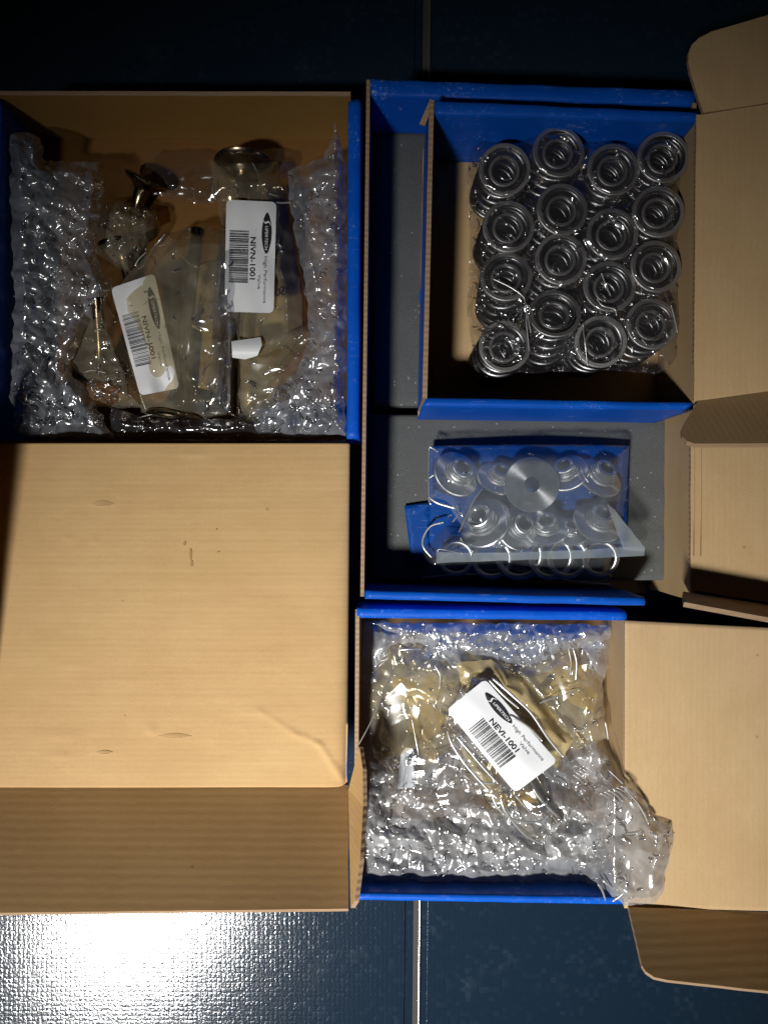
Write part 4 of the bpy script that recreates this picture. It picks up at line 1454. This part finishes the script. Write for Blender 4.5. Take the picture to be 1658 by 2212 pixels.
film("bag_film", [(1004, 1440), (1058, 1452), (1120, 1520), (1190, 1605), (1262, 1680), (1285, 1740), (1240, 1790), (1215, 1830), (1160, 1826), (1110, 1800), (1060, 1750), (1010, 1660), (982, 1600), (960, 1545), (990, 1490)],
     z_a3, 3.6, M_POLY, a3, 3, 47)
film("oil_paper", [(985, 1600), (1060, 1680), (1110, 1720), (1160, 1710), (1240, 1760), (1200, 1815), (1130, 1800), (1060, 1740)], lambda u, v, d: .040 + .004 * np.clip(d / 30, 0, 1) + crumple(u, v, 70, 242, 3, .16), 4, M_AMBER, a3, 3, 48)
seam([([(966, 1580, .056), (975, 1606, .057), (1000, 1645, .058), (1030, 1680, .058), (1060, 1712, .058)], .0009), ([(985, 1590, .058), (1015, 1625, .059), (1045, 1660, .059), (1075, 1692, .059)], .0007),
      ([(1030, 1682, .058), (1046, 1690, .058), (1066, 1690, .058), (1058, 1672, .058)], .0006), ([(1055, 1468, .060), (1085, 1500, .061), (1120, 1530, .061)], .0007),
      ([(1062, 1464, .060), (1110, 1506, .062), (1146, 1540, .062), (1180, 1590, .061), (1216, 1635, .060)], .0009), ([(1100, 1545, .062), (1140, 1570, .062), (1170, 1600, .061)], .0008),
      ([(1060, 1712, .058), (1075, 1745, .058), (1110, 1770, .057), (1160, 1775, .056), (1182, 1762, .056)], .0007), ([(1080, 1720, .058), (1090, 1750, .058), (1130, 1800, .055), (1170, 1822, .052)], .0008),
      ([(1150, 1702, .0585), (1170, 1730, .058), (1200, 1760, .057), (1216, 1776, .056)], .0009), ([(1110, 1716, .058), (1150, 1760, .057), (1190, 1800, .054)], .0005)], a3)

film("oil_paper", [(985, 1432), (1060, 1424), (1150, 1480), (1236, 1600), (1200, 1660), (1120, 1540), (1050, 1470), (1000, 1490)],
     lambda u, v, d: .047 + .004 * np.clip(d / 24, 0, 1) + crumple(u, v, 60, 243, 3, .15), 4, M_AMBER, a3, 3, 65)
film("gold_strip", [(1090, 1725), (1140, 1700), (1190, 1750), (1210, 1800), (1170, 1820), (1120, 1790)],
     lambda u, v, d: .041 + .003 * np.clip(d / 14, 0, 1) + crumple(u, v, 34, 244, 3, .18), 4, M_GOLD, a3, 2, 66)
a4 = empty("valve_bag", P(930, 1690, .03), "clear bag showing a half hidden white tag with a black dot", "valve bag")
tagp = film("label", [(876, 1614), (890, 1616), (894, 1622), (892, 1650), (898, 1700), (858, 1704), (860, 1670), (866, 1626)], lambda u, v, d: .050 + .001 * np.sin((v - 1620) / 40), 5, M_PAPER, a4, .6, 51)
bm = bmesh.new()
bmesh.ops.create_circle(bm, cap_ends=True, segments=16, radius=.0011)
for q in bm.verts:
    q.co = Vector((q.co.x, q.co.y * 1.5, 0)) + P(885, 1637, .0515)
from_bm("print_dot", bm, M_INK, tagp)
film("bag_film", [(850, 1600), (910, 1604), (985, 1620), (1030, 1690), (1060, 1750), (980, 1770), (900, 1760), (846, 1720)],
     lambda u, v, d: .040 + .013 * np.clip(d / 30, 0, 1) ** .7 + crumple(u, v, 80, 251, 4, .13), 4, M_POLY, a4, 3, 49)

# ------------------------------------------------------------------ sharp creases of every film
def crease(parent, seed, n, **kw):
    for (pn, nm, sd), (poly, zf) in list(FILMS.items()):
        if sd == seed:
            wrinkles(parent, poly, zf, n, seed + 500, **kw)
            return


crease(film_shr, 3, 340, ln=(6, 36), keep=lambda u, v: .15 + .85 * max(0, min(1, (v - 560) / 200)) * (.4 if u > 1160 else 1) + .5 * (u > 1440) + .4 * (u < 1050))
crease(wl, 31, 230, ln=(8, 30), keep=lambda u, v: .2 + .8 * max(0, (v - 450) / 450))
crease(wl, 32, 180, ln=(8, 30), keep=lambda u, v: .25 + .75 * max(0, (v - 450) / 450))
crease(wl, 33, 30, ln=(5, 20))
crease(wl, 34, 40, ln=(6, 26))
crease(b1, 21, 22, ln=(8, 40))
crease(b2, 24, 30, ln=(8, 44))
crease(b3, 26, 40, ln=(6, 22), keep=lambda u, v: .2 + .8 * (v > 790))
crease(b4, 27, 45, ln=(5, 20))
crease(wr, 41, 420, ln=(8, 36), keep=lambda u, v: .3 + .7 * max(0, min(1, (v - 1560) / 150)))
crease(wr, 42, 80, ln=(6, 30))
crease(a1, 43, 34, ln=(8, 40))
crease(a2, 45, 34, ln=(8, 40))
crease(a3, 47, 60, ln=(10, 60), dirs=(.84, .5), keep=lambda u, v: .4 if abs((u - 1085) * .66 - (v - 1590) * .75) < 30 else 1)
crease(a4, 49, 44, ln=(6, 26))
crease(rbag, 12, 24, ln=(6, 30), rr=(.00015, .0003))
crease(b3, 61, 34, ln=(5, 18))
crease(b2, 63, 22, ln=(14, 60), dirs=(1.6, .3))
crease(b1, 64, 20, ln=(10, 44), dirs=(-.4, .5))
